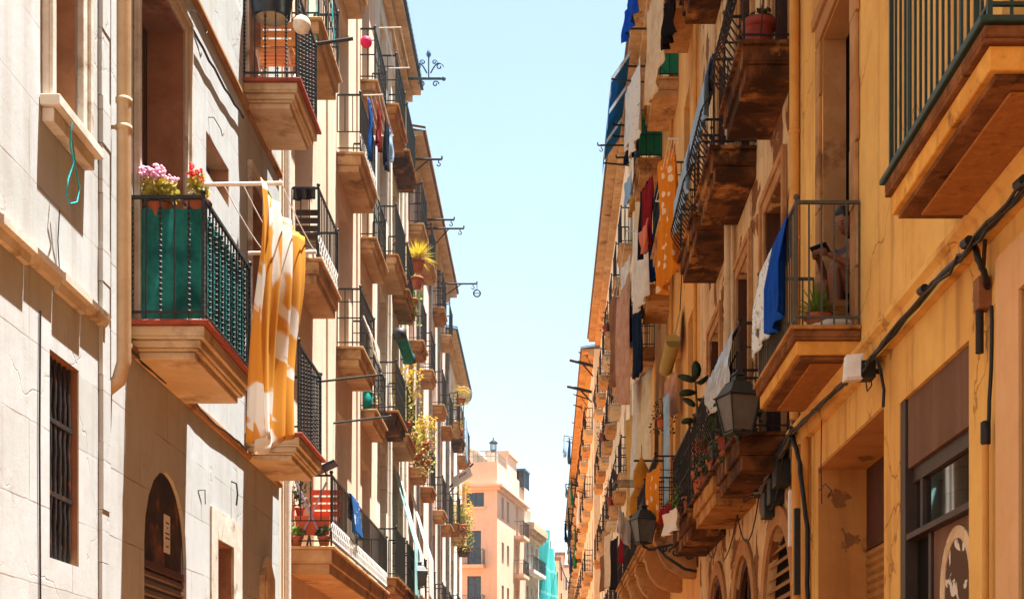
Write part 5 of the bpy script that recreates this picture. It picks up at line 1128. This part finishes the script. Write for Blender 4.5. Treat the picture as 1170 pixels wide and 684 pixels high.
H('dark green cloth hanging by the grey shutters', 730, 330, 1.82, .9, 1.6, 'cloth_navy', seed=17)
rack('pale clothes rack carrying the long sheets', 2.2, 1.6, 28.8, 33.2, PX(708,316,1.62).z, 3, r=.016)
drape_cloth('blanket', 'bright blue blanket on the second balcony of the orange house', 'blanket', XR-.49, 27.15, 28.6, E(9.35), .9, .3, M['cloth_royal'], -1, 12, .04, 4)
over_end_rail('blanket', 'bright blue blanket over the end rail of the second orange house balcony', 'blanket', 1.93, 2.37, 27.14, E(9.35), .88, M['cloth_royal'], 4)
# bamboo blind
root = thing('bamboo_blind', 'rolled bamboo blind hanging beside the tall dark doorway', 'blind', (2.2,24.6,E(6.6)))
M['bamboo'] = cloth('bamboo', '#a89458', '#7e6c3a', None, 5, 0, (1, 38, .72))
mb = MB(); mb.tube([(2.17,24.45,E(6.6)),(2.17,26.0,E(6.5))], .125, 14); part('roll', mb, M['bamboo'], root, (2.17,24.45,E(6.6)))
mb = MB(); mb.prism([(2.2,24.5,E(6.7)),(2.2,25.95,E(6.6)),(2.34,25.4,E(7.3)),(2.34,24.9,E(7.3))], (.01,0,0)); part('slats', mb, M['bamboo'], root)
mb = MB(); mb.tube([(2.345,25.1,E(7.28)),(2.36,24.9,E(7.9)),(2.397,24.75,E(8.1))], .01, 5); part('cord', mb, M['cable'], root)
H('pink white cloth hanging below the bamboo blind', 767, 424, 2.2, .9, .75, 'cloth_pinkish', seed=18)
H('pale lilac cloth strip hanging beside the dark doorway', 762, 448, 2.1, .5, 1.9, 'cloth_sky', seed=19, amp=.02)
pot_plant('dark withered plant under the bamboo blind', (2.1,25.9,E(5.4)), .12, .2, 'vine', 'leaf_dark', None, 'terracotta', 90, .25, .3, seed=60, hang=.3, ring=(2.395,25.9,E(5.6)))
H('black and white patterned cloth on the scroll corbel balcony', 768, 578, 1.66, .9, .3, 'white_print', seed=21)
H('crimson cloth beside the patterned one on the corbel balcony', 762, 574, 1.68, .6, .25, 'cloth_red', seed=22)
H('orange cloth behind the lamp on the corbel balcony', 748, 530, 1.7, .9, .9, 'orange_spot', seed=23)
# ochre house: sacks, rack, flag
for i, (px_, py_, lb) in enumerate(((733,538,'upper ochre sack hanging from the black pole'),(729,568,'lower ochre sack hanging from the black pole'))):
    Y = 27.5; c = P(px_,py_,Y); mb = MB(); mb.lathe(c-Vector((0,0,.35)), [(.04,0),(.14,.02),(.17,.14),(.15,.36),(.06,.54),(.03,.6)], 12); mb.tube([c+Vector((0,0,.2)),c+Vector((0,0,.5))], .01, 5)
    single('sack', mb, M['cloth_ochre'], lb, 'sack', c)
mb = MB(); q = P(733,526,27.5); mb.tube([(2.4,27.5,q.z),(q.x-.15,27.5,q.z)], .022, 6); single('laundry_pole', mb, M['iron'], 'black pole carrying the ochre sacks', 'pole', q)
root = thing('wire_tray', 'white wire drying tray beside the ochre sacks', 'clothes rack', P(716,548,30)); mb = MB(); q = P(716,548,30)
for k in range(7): mb.tube([(q.x-.22,30+k*.15,q.z-.0),(q.x+.25,30+k*.15,q.z)], .01, 4)
for x in (q.x-.22,q.x+.25): mb.tube([(x,29.98,q.z),(x,30.93,q.z)], .012, 4)
part('tray', mb, M['iron'], root); mb = MB(); mb.tube([(q.x+.25,30.4,q.z),(2.4,30.4,q.z-.3)], .015, 5); part('strut', mb, M['iron'], root)
q = P(709,583,29); hang_cloth('flag', 'white flag with red edge hung slanting under the wire tray', 'flag', (q.x-.05,29,q.z+.1), (q.x+.32,29.6,q.z-.25), .55, cloth('flag_cloth', '#e8e4dc', '#b0202a', None, 4, .2, (0, 2.2, .8)), .03, 2, seed=31)
H('long red cloth strip hanging below the flag', 711, 585, 1.7, .5, 1.1, 'cloth_red', seed=24)
H('cream cloth blind hanging from the ochre house', 738, 418, 2.0, 1.4, 2.9, 'blind_cream', name='sun_blind', cat='blind', seed=25, amp=.05)
H('second cream cloth blind beside the first', 731, 425, 2.0, 1.2, 2.6, 'blind_white', name='sun_blind', cat='blind', seed=26, amp=.05)
H('tall ochre cloth blind farther along', 722, 470, 1.95, 1.2, 2.6, 'blind_ochre', name='sun_blind', cat='blind', seed=27, amp=.05)
H('black cloth hanging low on the ochre house', 703, 612, 1.75, 1.0, 1.3, 'cloth_black', seed=28)
H('yellow white cloth hanging low on the ochre house', 696, 606, 1.75, 1.2, 1.5, 'blind_cream', seed=29)
H('dark red brown cloth low beside the yellow white one', 690, 630, 1.75, 1.6, 1.1, 'cloth_brown', seed=30)
# blue awning and blue clothes at the roof edge
root = thing('striped_awning', 'blue and white striped awning jutting past the roof edge', 'awning', (1.9,33.5,E(16.3)))
M['awning'] = cloth('awning_stripes', '#2a80b4', '#e6eef0', None, 4, .35, (1, .55, .84))
a, b = PX(718,40,1.9), PX(699,112,1.45); mb = MB(); mb.prism([(1.95,a.y,E(15.75)),(1.95,a.y+5.0,E(15.75)),(1.5,a.y+5.0,E(15.1)),(1.5,a.y,E(15.1))], (.004,0,.012)); mb.prism([(1.5,a.y,E(15.1)),(1.5,a.y+5,E(15.1)),(1.49,a.y+5,E(14.75)),(1.49,a.y,E(14.75))], (.006,0,0)); part('canopy', mb, M['awning'], root)
for y in (a.y+.02, a.y+4.98): mb = MB(); mb.tube([(2.35,y,E(15.0)),(1.5,y,E(15.08))], .025, 6); part('arm', mb, M['iron'], root, (2.35,y,E(15)))
H('royal blue clothes hanging at the very top of the right roof edge', 722, -25, 1.75, 1.5, .7, 'cloth_royal', seed=32, amp=.06)
for i, (px_, py_, Y, lb) in enumerate(((683,166,36.5,'long hooked iron pole reaching furthest over the street'),(713,33,31.5,'iron pole under the roof edge near the top'),(714,76,33.3,'iron pole below the striped awning'),(701,143,36.3,'upper of two short iron poles beside the dark bundle'),(701,156,36.9,'lower of two short iron poles beside the dark bundle'),(704,180,37.6,'slanted iron pole above the pale blue shirt'))):
    pole_bracket(lb, 2.38 if Y < 36 else 2.19, P(px_,py_,Y), 0, .026, i == 0, 'laundry poles on the right roof edge')
for i, (px_, py_, Y, r, lb) in enumerate(((651,411,60,.07,'upper thick black beam jutting from the far ochre house'),(648,441,62,.07,'lower thick black beam jutting from the far ochre house'),(655,450,66,.03,'first thin pole on the far ochre house'),(655,462,69,.03,'second thin pole on the far ochre house'),(653,482,74,.03,'third thin pole on the far ochre house'),(661,402,59.6,.03,'thin frame pole above the black beams'))):
    t = P(px_,py_,Y); mb = MB(); mb.tube([(1.95,Y,t.z-.25),t], r, 6); mb.tube([(1.95,Y,t.z-.7),Vector((1.95,Y,t.z-.25)).lerp(t,.5)], r*.5, 5); single('laundry_pole', mb, M['iron'], lb, 'pole', (1.95,Y,t.z), 'poles on the far ochre house')
for i, (px_, py_, Y, w, ln, m, lb) in enumerate(((645,497,82,1.6,1.0,'cloth_sky','pale blue washing on the highest far rack'),(650,500,83,1.4,1.3,'cloth_jeans','denim washing on the highest far rack'),(653,545,88,2.2,1.4,'cloth_teal','teal washing on the second far rack'),(647,552,90,1.4,.7,'cloth_sky','pale washing on the second far rack'),(650,580,92,2.5,2.2,'cloth_jeans','long denim blue washing on the third far rack'),(646,595,93,1.5,1.2,'cloth_navy','navy washing on the third far rack'),(652,625,96,2.5,1.5,'cloth_blue','blue washing on the lowest far rack'),(657,600,80,2.0,2.2,'cloth_green','green cloth hanging from the far ochre house'),(661,560,70,2.0,1.6,'cloth_white','white sheet hanging on the far ochre house'))):
    q = P(px_,py_,Y); hang_cloth('garment', lb, 'garment', (q.x,Y,q.z), (q.x+.06,Y+w,q.z), ln, M[m], .08, 3, seed=70+i, group='washing on the far ochre house')
    mb = MB(); mb.tube([(1.95,Y+.1,q.z-.15),(q.x-.08,Y+.1,q.z+.01)], .03, 5); mb.tube([(1.95,Y+w-.1,q.z-.15),(q.x-.08,Y+w-.1,q.z+.01)], .03, 5); mb.tube([(q.x,Y-.05,q.z+.01),(q.x+.06,Y+w+.05,q.z+.01)], .015, 5)
    single('clothes_rack', mb, M['iron'], 'iron rack holding the '+' '.join(lb.split()[:3])+(' on the '+lb.split(' on the ')[1] if ' on the ' in lb else ' of the far ochre house'), 'clothes rack', (1.95,Y,q.z))
for i in range(5):
    y = 38.2+i*4.4; z = [8.9,9.5,6.5,9.5,12.4][i]; pot_plant(['leafy pot on a near ochre house balcony','leafy pot high on the ochre house','leafy pot on a low ochre house balcony','leafy pot farther along the ochre house','leafy pot on the top ochre house balcony'][i], (1.95,[36.9,39.7,42.5,47.9,45.3][i],E([9.5,9.5,6.5,9.5,12.4][i])+.003), .18, .3, 'vine', 'leaf_dark', None, 'redpot', 120, .3, .5, seed=80+i, hang=.3, group='pots on the ochre house balconies')
# ------------------------------------------------------------------ the far end of the street
def frame_root(name, label, loc, ang, cat='building'):
    root = thing(name, label, cat, loc); root.rotation_euler.z = ang; return root
ANG = -math.atan(.175); CX, CY = -57/1625*95, 95.0; DV = Vector((math.sin(-ANG), math.cos(ANG), 0))
def lp(name, mb, mats, root, off=(0,0,0), rz=0):
    o = link(name, mb.mesh(name, mats, off), root, WL[root.name]+Vector(off)); o.rotation_euler.z = rz; return o
def zz(py, Y=95): return ZY(py, Y)
S = frame_root('salmon_house', 'salmon pink corner house closing the street', (CX,CY,0), ANG)
sideh = [(a,a+.75,z,z+1.45,.2) for z in (zz(588),zz(640),zz(690)) for a in (1.5,3.3)] + [(6.4,7.4,z,z+2.2,.25) for z in (zz(598),zz(645),zz(700))]
fronth = [(.9,2.1,zz(577.5),zz(561.5),.2),(1.1,2.05,zz(645),zz(605),.25),(1.1,2.05,zz(697),zz(657),.25),(5.2,6.4,zz(577),zz(562),.2)]
top = zz(527)
mb = MB(); facade(mb, 0, 1, 0, 9.8, 0, top, sideh)
fm = MB(); facade(fm, 0, 1, 0, 9, 0, top, fronth); mb.add([(-y,-x,z) for x, y, z in fm.v], fm.f)
mb.quad((0,9.8,0),(-9,9.8,0),(-9,9.8,top),(0,9.8,top)); mb.quad((-9,0,0),(-9,9.8,0),(-9,9.8,top),(-9,0,top)); mb.quad((0,0,top-.4),(-9,0,top-.4),(-9,9.8,top-.4),(0,9.8,top-.4))
lp('wall', mb, M['salmon_wall'], S)
for h in sideh: window(S, WL[S.name].x, 1, WL[S.name].y+h[0], WL[S.name].y+h[1], h[2], h[3], h[4], 'door_red' if h[0] < 6 else 'door_white', 2 if h[0] < 6 else 4)
for h in fronth:
    w = window(S, 0, 1, 0, h[1]-h[0], h[2], h[3], h[4], 'door_wood', 1 if h[3]-h[2] < 1.5 else 4)
    w.location = (-h[1]+.003, h[4]-.06, h[2]+.003); w.rotation_euler.z = -math.pi/2
mb = MB(); z = zz(556)
mb.box(.003,.45,-.45,9.8,z,z+.14); mb.box(-9,.0,-.45,-.003,z,z+.14); mb.box(.003,.2,-.2,9.8,z-.2,z-.003); mb.box(-9,0,-.2,-.003,z-.2,z-.003); lp('cornice', mb, M['salmon_wall'], S)
for h in (fronth[0], fronth[3]): mb = MB(); mb.box(-h[1]-.15,-h[0]+.15,-.12,-.003,h[2]-.2,h[2]-.05); lp('sill', mb, M['salmon_wall'], S)
def small_balc(root, wid, z, off, rz):
    mb = MB(); mb.box(.003,.7,0,wid,-.22,0); b = link('balcony', mb.mesh('balcony', M['salmon_wall']), root, WL[root.name]+Vector(off)); b.rotation_euler.z = rz
    mb = MB(); rail_mesh(wid,.7,1.0,'plain')(mb); r = link('railing', mb.mesh('railing', M['iron_brown']), b, WL[b.name])
small_balc(S, 2.2, 0, (-3.0,0,zz(645)), -math.pi/2); small_balc(S, 2.2, 0, (-3.0,0,zz(697)), -math.pi/2)
for py_ in (598,645,700): small_balc(S, 2.2, 0, (0,5.8,zz(py_)), 0)
mb = MB(); zt = top; rail_mesh_pts = []
for k in range(28): mb.tube([(-.15-k*.3,.1,zt-.1),(-.15-k*.3,.1,zt+.75)], .018, 4)
for k in range(12): mb.tube([(-.12,.1+k*.3,zt-.1),(-.12,.1+k*.3,zt+.75)], .018, 4)
for dz in (.4,.75): mb.tube([(-8.5,.1,zt+dz),(-.12,.1,zt+dz),(-.12,3.5,zt+dz)], .025, 4)
lp('terrace_railing', mb, M['zinc'], S)
mb = MB(); mb.box(-8.8,-2.6,2.2,8.5,zt-.4,zt+1.5); mb.box(-9,-2.3,1.9,8.8,zt+1.503,zt+1.7); lp('penthouse', mb, M['pale_wall'], S)
mb = MB(); mb.box(-4.6,-3.6,2.15,2.197,zt+.1,zt+1.2); lp('window', mb, M['glass'], S)
mb = MB(); mb.box(-1.6,-.15,4.2,7.5,zt-.4,zt+1.3); mb.box(-1.75,.0,4.0,7.7,zt+1.303,zt+1.5); lp('stair_tower', mb, M['salmon_wall'], S)
mb = MB(); mb.box(-1.1,-.55,2.4,2.9,zt-.4,zt+1.1); lp('chimney', mb, M['pale_wall'], S)
mb = MB(); c = Vector((-.82,2.65,zt+1.1)); mb.lathe(c, [(.16,.0),(.16,.2)], 8); 
for k in range(8): a = k*math.pi/4; mb.tube([c+Vector((.2*math.cos(a),.2*math.sin(a),.15)), c+Vector((.2*math.cos(a),.2*math.sin(a),.65))], .025, 4)
mb.lathe(c, [(.3,.65),(.32,.7),(.05,.9),(.06,1.05),(.0,1.1)], 8); lp('chimney_cowl', mb, M['iron'], S)
mb = MB(); mb.box(-2.2,.3,7.9,9.7,zt-.4,zt+.8); lp('glazed_gallery', mb, M['glass'], S)
mb = MB()
for k in range(5): mb.box(.3,.36,7.9+k*.44,7.96+k*.44,zt-.4,zt+.8)
mb.box(-2.3,.42,7.8,9.78,zt+.803,zt+.93); lp('gallery_frame', mb, M['roofblue'], S)
# grey house
q = Vector((CX,CY,0))+DV*9.9; G = frame_root('grey_corner_house', 'grey house with dark railings and classical cornice beyond the salmon one', q, ANG)
z0 = ZY(600,105); gh = [(a,a+.9,z,z+2.1,.2) for a in (.8,2.6,4.4) for z in (z0-3.2,z0-6.4,z0-9.6)]
mb = MB(); facade(mb, 0, 1, 0, 5.8, 0, z0, gh); mb.quad((0,0,0),(-8,0,0),(-8,0,z0),(0,0,z0)); mb.quad((0,5.8,0),(-8,5.8,0),(-8,5.8,z0),(0,5.8,z0)); mb.quad((0,0,z0),(-8,0,z0),(-8,5.8,z0),(0,5.8,z0)); lp('wall', mb, M['grey_wall'], G)
for h in gh: window(G, q.x, 1, q.y+h[0], q.y+h[1], h[2], h[3], h[4], 'door_dark', 3)
mb = MB(); mb.box(.003,.7,-.1,5.8,z0-.3,z0+.2); mb.box(.003,.35,-.05,5.8,z0-.8,z0-.303)
for k in range(10): mb.box(.353,.62,.1+k*.57,.35+k*.57,z0-.6,z0-.303)
lp('cornice', mb, M['stone_pale'], G)
mb = MB(); mb.box(-5,-.5,1.0,5.0,z0+.2,z0+1.6); mb.box(-5.2,-.3,.8,5.2,z0+1.603,z0+1.8); lp('penthouse', mb, M['pale_wall'], G)
for k, z in enumerate((z0-3.2,z0-6.4,z0-9.6)):
    mb = MB(); mb.box(.003,.6,.4,5.6,z-.25,z); b = lp('balcony', mb, M['grey_wall'], G); mb = MB(); rail_mesh(5.2,.6,1.0,'plain')(mb); r = link('railing', mb.mesh('railing', M['iron'], (0,-.4,-z)), b, WL[b.name])
# net-wrapped house
q2 = Vector((CX,CY,0))+DV*15.8-Vector((math.cos(ANG),math.sin(ANG),0))*1.15; NH = frame_root('wrapped_house', 'house wrapped in turquoise scaffold netting at the street end', q2, ANG); z1 = ZY(606,111)
mb = MB(); mb.box(-8,0,.05,6.6,0,z1-.6); lp('wall', mb, M['pale_wall'], NH)
mb = MB()
for y in (.3,2.3,4.3,6.3): mb.tube([(.95,y,0),(.95,y,z1)], .04, 6); mb.tube([(.1,y,0),(.1,y,z1)], .04, 6)
for z in range(2, int(z1), 2): mb.tube([(.95,.3,z),(.95,6.4,z)], .03, 6); mb.box(.1,.95,.2,6.4,z+.05,z+.1)
lp('scaffold', mb, M['zinc'], NH)
vs = []; nu, nv = 44, 40
for j in range(nv+1):
    for i in range(nu+1):
        t, s = i/nu, j/nv; y = -.4+7.2*t; x = 1.15+.26*math.sin(t*25+2*s)+.14*math.sin(t*63+s*9)+.15*math.sin(s*11+t*6)
        if t < .08: x = 1.1-(1-t/.08)*1.3
        vs.append((x,y,z1+.4*math.sin(t*5)-.6*t-(z1-.5)*s))
mb = MB(); mb.add(vs, [(j*(nu+1)+i,j*(nu+1)+i+1,(j+1)*(nu+1)+i+1,(j+1)*(nu+1)+i) for j in range(nv) for i in range(nu)], True); lp('netting', mb, M['net'], NH)
mb = MB(); mb.box(-3,-1,2,4,z1-.6,z1+1.4); lp('chimney', mb, M['salmon_wall'], NH)
# distant houses
for i, (px0, px1, py_, Y, m, lb) in enumerate(((636,644,634,170,'salmon_wall','small distant reddish house above the netting'),(641,650,648,190,'pale_wall','distant pale house at the vanishing end of the street'),(633,639,640,160,'cream_wall','distant cream house just beyond the netting'),(646,660,655,215,'cream_wall','farthest cream house closing the street'))):
    x0, x1, zt = XY(px0,Y), XY(px1,Y), ZY(py_,Y); root = thing('distant_house', lb, 'building', ((x0+x1)/2,Y,0), 'distant houses at the street end'); w = x1-x0
    hs = [(.2*w+k*.36*w,.2*w+k*.36*w+.2*w,z,z+1.7,.2) for k in (0,1) for z in (zt-3,zt-6.2,zt-9.4)]
    fm = MB(); facade(fm, 0, 1, 0, w, 0, zt, hs); mb = MB(); mb.add([(x0+y,Y-x,z) for x, y, z in fm.v], fm.f)
    mb.quad((x0,Y,0),(x0,Y+10,0),(x0,Y+10,zt),(x0,Y,zt)); mb.quad((x1,Y,0),(x1,Y+10,0),(x1,Y+10,zt),(x1,Y,zt)); mb.quad((x0,Y,zt),(x1,Y,zt),(x1,Y+10,zt),(x0,Y+10,zt)); part('wall', mb, M[m], root)
    mb = MB(); mb.box(x0-.2,x1+.2,Y-.3,Y+10,zt+.003,zt+.35); part('roof', mb, M['roof'], root)
    for h in hs: mb = MB(); mb.box(x0+h[0],x0+h[1],Y+.17,Y+.2,h[2],h[3]); part('window', mb, M['glass'], root)
mb = MB(); mb.tube(arc(P(638,632,118), (1.95,75,ZY(665,75)), 1.2, 16), .04, 5); single('overhead_wire', mb, M['cable'], 'overhead wire crossing the far end of the street', 'wire', P(638,632,118))
# ------------------------------------------------------------------ the person reading on the balcony
def skin_mesh(name, nodes, edges, sub=2):
    me = bpy.data.meshes.new(name); keys = list(nodes); idx = {k: i for i, k in enumerate(keys)}
    me.from_pydata([nodes[k][0] for k in keys], [(idx[a], idx[b]) for a, b in edges], [])
    o = bpy.data.objects.new(name, me); COL.objects.link(o)
    md = o.modifiers.new('skin', 'SKIN'); md.use_smooth_shade = True
    for i, k in enumerate(keys):
        r = nodes[k][1]; me.skin_vertices[0].data[i].radius = (r, r) if not isinstance(r, tuple) else r
    me.skin_vertices[0].data[0].use_root = True
    s = o.modifiers.new('sub', 'SUBSURF'); s.levels = sub; s.render_levels = sub
    dg = bpy.context.evaluated_depsgraph_get(); dg.update()
    out = bpy.data.meshes.new_from_object(o.evaluated_get(dg)); bpy.data.objects.remove(o); return out
FL = E(3.05); base = Vector((2.66, 12.02, FL)); fw = Vector((-.8, -.6, 0)).normalized(); lf = Vector((0,0,1)).cross(fw)
def B_(f, s, z): return base + fw*f + lf*s + Vector((0,0,z))
nodes = {'pel': (B_(0,0,.52), .125), 'wai': (B_(.02,0,.66), .105), 'che': (B_(.07,0,.84), .12), 'nb': (B_(.10,0,.985), .06), 'nk': (B_(.135,0,1.05), .052)}
ed = [('pel','wai'),('wai','che'),('che','nb'),('nb','nk')]
for s, t in ((1,'l'),(-1,'r')):
    k = .12 if s == 1 else 0
    nodes |= {'hip'+t: (B_(.05,s*.09,.5), .095), 'kn'+t: (B_(.43,s*.08-.02*s,.62+k), .062), 'ca'+t: (B_(.42,s*.08,.42+k*.8), .056), 'an'+t: (B_(.38,s*.08,.09+k*.6), .036), 'to'+t: (B_(.54,s*.08,.03+k*.5), .03),
              'sh'+t: (B_(.09,s*.165,.93), .056), 'el'+t: (B_(.2,s*.21,.68), .042), 'wr'+t: (B_(.43,s*.08,.80), .028), 'pa'+t: (B_(.49,s*.055,.83), .03)}
    ed += [('pel','hip'+t),('hip'+t,'kn'+t),('kn'+t,'ca'+t),('ca'+t,'an'+t),('an'+t,'to'+t),('che','sh'+t),('sh'+t,'el'+t),('el'+t,'wr'+t),('wr'+t,'pa'+t)]
body = skin_mesh('person', nodes, ed)
bm = bmesh.new(); bm.from_mesh(body); bpy.data.meshes.remove(body)
extra = MB()
# head with face, looking down at what is held
hc = B_(.205,0,1.155); tilt = .55; hf = (fw*math.cos(tilt)-Vector((0,0,1))*math.sin(tilt)).normalized(); hu = (Vector((0,0,1))*math.cos(tilt)+fw*math.sin(tilt)).normalized()
n, m = 20, 16; vs = []
for i in range(m+1):
    a = math.pi*i/m-math.pi/2
    for k in range(n):
        b = 2*math.pi*k/n; f, s, u = math.cos(a)*math.cos(b), math.cos(a)*math.sin(b), math.sin(a)
        rf, rs, ru = .094, .074, .115
        if u < 0: rs *= 1-.28*u*u*1.2; 
        g = 0
        if f > .5 and abs(s) < .3: g = .022*max(0, 1-abs(u+.12)/.28)*max(0,1-abs(s)/.22) + .006*max(0,1-abs(u+.5)/.1)*max(0,1-abs(s)/.3) + .008*max(0,1-abs(u+.85)/.2)
        if f > .3: g -= .010*max(0,1-abs(u-.08)/.14)*max(0,1-abs(abs(s)-.38)/.22)
        vs.append(hc + hf*(f*rf+g) + lf*s*rs + hu*u*ru)
extra.add(vs, [(i*n+k,i*n+(k+1) % n,(i+1)*n+(k+1) % n,(i+1)*n+k) for i in range(m) for k in range(n)], True)
for s in (-1,1):                                       # ears
    extra.ball(hc+lf*s*.076-hf*.005-hu*.005, .024, 8, 0, (.7,.7,1))
for t, s in (('l',1),('r',-1)):                          # five fingers on each hand, curled round the phone
    pa = nodes['pa'+t][0]; inn = -lf*s
    for k in range(4):
        st = pa + fw*.02 + Vector((0,0,.02-.016*k)); L = (.028,.032,.030,.024)[k]
        extra.tube([pa+Vector((0,0,.012-.010*k)), st+fw*L, st+fw*L*1.5+inn*L, st+fw*L*1.1+inn*L*1.9], [.011,.010,.009,.007], 7)
    extra.tube([pa-fw*.01+Vector((0,0,.015)), pa+inn*.025+Vector((0,0,.045))+fw*.005, pa+inn*.05+Vector((0,0,.055))+fw*.02], [.013,.011,.008], 7)
sv = [bm.verts.new(v) for v in extra.v]
for f_ in extra.f:
    try: fc = bm.faces.new([sv[i] for i in f_]); fc.smooth = True
    except ValueError: pass
bmesh.ops.recalc_face_normals(bm, faces=bm.faces)
M['skin'] = simple('skin', '#9a6448', '#84523a', .55, .4, 20, .05)
pm = bpy.data.meshes.new('person'); 
for v in bm.verts: v.co -= base
bm.to_mesh(pm); bm.free(); pm.materials.append(M['skin'])
for p in pm.polygons: p.use_smooth = True
PE = tag(link('person', pm, None, base), 'person seated in the tall doorway, dark hair tied back, looking down at a phone', 'person')
hb = MB(); vs = []
for i in range(m+1):
    a = math.pi*i/m-math.pi/2
    for k in range(n):
        b = 2*math.pi*k/n; f, s, u = math.cos(a)*math.cos(b), math.cos(a)*math.sin(b), math.sin(a)
        cut = 1.17 if (u > .42 + .25*max(0,f) or (f < .1 and u > -.55)) else .93
        vs.append(hc - hf*.006 + hf*f*.094*cut + lf*s*.076*cut + hu*(u*.115*cut+.003))
hb.add(vs, [(i*n+k,i*n+(k+1) % n,(i+1)*n+(k+1) % n,(i+1)*n+k) for i in range(m) for k in range(n)], True)
hb.ball(hc-hf*.11+hu*.06, .05, 10)
M['hair'] = simple('dark_hair', '#241610', '#160d0a', .5, .4, 40, .4); part('hair', hb, M['hair'], PE)
eb = MB()
for s in (-1,1):
    eb.ball(hc+hf*.082+lf*s*.03+hu*.004, .011, 8, 0, (1,1,.55)); eb.tube([hc+hf*.084+lf*s*.014+hu*.028, hc+hf*.08+lf*s*.05+hu*.03], .004, 5)
part('eyes_and_brows', eb, M['hair'], PE)
lb = MB(); lb.ball(hc+hf*.087-hu*.06, .015, 8, 0, (1,1,.45)); M['lips'] = simple('lips', '#9a4a40', '#8a3e38', .5, .4); part('lips', lb, M['lips'], PE)
tn = {k: (nodes[k][0], nodes[k][1]*1.1) for k in ('pel','wai','che','nb')}; te = [('pel','wai'),('wai','che'),('che','nb')]
for t in 'lr': tn['sh'+t] = (nodes['sh'+t][0], .064); tn['up'+t] = (nodes['sh'+t][0].lerp(nodes['el'+t][0], .35), .055); te += [('che','sh'+t),('sh'+t,'up'+t)]
tm = skin_mesh('shirt', tn, te); 
for v in tm.vertices: v.co -= base
M['shirt'] = cloth('shirt_cloth', '#75686a', '#5e5456'); tm.materials.clear(); tm.materials.append(M['shirt']); link('shirt', tm, PE, base)
sn = {'pel': (nodes['pel'][0]-Vector((0,0,.02)), .135)}; se = []
for t in 'lr': sn['hip'+t] = (nodes['hip'+t][0], .105); sn['th'+t] = (nodes['hip'+t][0].lerp(nodes['kn'+t][0], .5), .09); se += [('pel','hip'+t),('hip'+t,'th'+t)]
sm_ = skin_mesh('shorts', sn, se)
for v in sm_.vertices: v.co -= base
sm_.materials.clear(); sm_.materials.append(M['cloth_navy']); link('shorts', sm_, PE, base)
ph = MB(); c = (nodes['pal'][0]+nodes['par'][0])/2+fw*.03+Vector((0,0,.03)); pu = (Vector((0,0,1))*.75-fw*-.66).normalized(); pn = pu.cross(lf).normalized()
ph.prism([c-lf*.085-pu*.045, c+lf*.085-pu*.045, c+lf*.085+pu*.045, c-lf*.085+pu*.045], pn*.012)
single('phone', ph, M['cable'], 'dark phone held in both hands by the seated person', 'phone', c)
root = thing('stool', 'wooden stool under the seated person in the doorway', 'stool', B_(-.02,0,0))
mb = MB(); mb.lathe(B_(-.02,0,.37), [(.17,0),(.18,.01),(.18,.035),(.17,.04)], 16); part('seat', mb, M['slat_wood'], root)
for k in range(4):
    a = k*math.pi/2+.5; mb = MB(); mb.tube([B_(-.02,0,.37)+Vector((.1*math.cos(a),.1*math.sin(a),0)), B_(-.02,0,.003)+Vector((.15*math.cos(a),.15*math.sin(a),0))], .016, 6); part('leg', mb, M['slat_wood'], root, B_(-.02,0,.003))
# ------------------------------------------------------------------ camera, sky and sun
cd = bpy.data.cameras.new('camera'); cam = bpy.data.objects.new('camera', cd); COL.objects.link(cam)
cam.location = (0, 0, EYE); cam.rotation_euler = (math.radians(90), 0, 0)
cd.sensor_width = 36; cd.lens = F/1170*36; cd.shift_x = -(VX-585)/1170; cd.shift_y = (VY-342)/1170
cd.clip_start = .1; cd.clip_end = 5000; SC.camera = cam
sx, sy, sz = 1.0, .32, 4.3
el = math.atan2(sz, math.hypot(sx, sy)); az = math.atan2(sx, sy)
W = bpy.data.worlds.new('World'); SC.world = W; W.use_nodes = True
nt = W.node_tree; bg = nt.nodes['Background']; sk = nt.nodes.new('ShaderNodeTexSky'); sk.sky_type = 'NISHITA'; sk.sun_disc = False
sk.sun_elevation = el; sk.sun_rotation = az; sk.air_density = 1.0; sk.dust_density = 0.9; sk.ozone_density = 1.0
hs = nt.nodes.new('ShaderNodeHueSaturation'); hs.inputs['Hue'].default_value = .476; hs.inputs['Saturation'].default_value = .78
nt.links.new(sk.outputs[0], hs.inputs['Color']); nt.links.new(hs.outputs[0], bg.inputs[0]); bg.inputs[1].default_value = .06
sl = bpy.data.lights.new('sun', 'SUN'); so = bpy.data.objects.new('sun', sl); COL.objects.link(so)
sl.energy = 5.0; sl.angle = math.radians(.5); sl.color = (1, .99, .965)
so.rotation_euler = Vector((-sx, -sy, -sz)).to_track_quat('-Z', 'Y').to_euler(); so.location = (0, 0, 60)
vs = SC.view_settings; vs.view_transform = 'Standard'; vs.look = 'None'; vs.gamma = 1; vs.use_curve_mapping = False; vs.exposure = 2.2
SC.cycles.max_bounces = 8; SC.cycles.diffuse_bounces = 5
SC.cycles.use_denoising = True

# thin summer haze: a closed box round the street, sky outside
hm = bpy.data.materials.new('haze'); hm.use_nodes = True; hn = hm.node_tree; hn.nodes.clear()
ho = hn.nodes.new('ShaderNodeOutputMaterial'); pv = hn.nodes.new('ShaderNodeVolumePrincipled'); pv.inputs['Color'].default_value = (.93,.97,1,1); pv.inputs['Density'].default_value = .0004; hn.links.new(pv.outputs[0], ho.inputs['Volume'])
mb = MB(); mb.box(-620,620,-220,1520,-1.1,32); hz = link('haze', mb.mesh('haze', hm)); tag(hz, 'thin pale summer haze filling the street', 'haze', None, 'stuff')
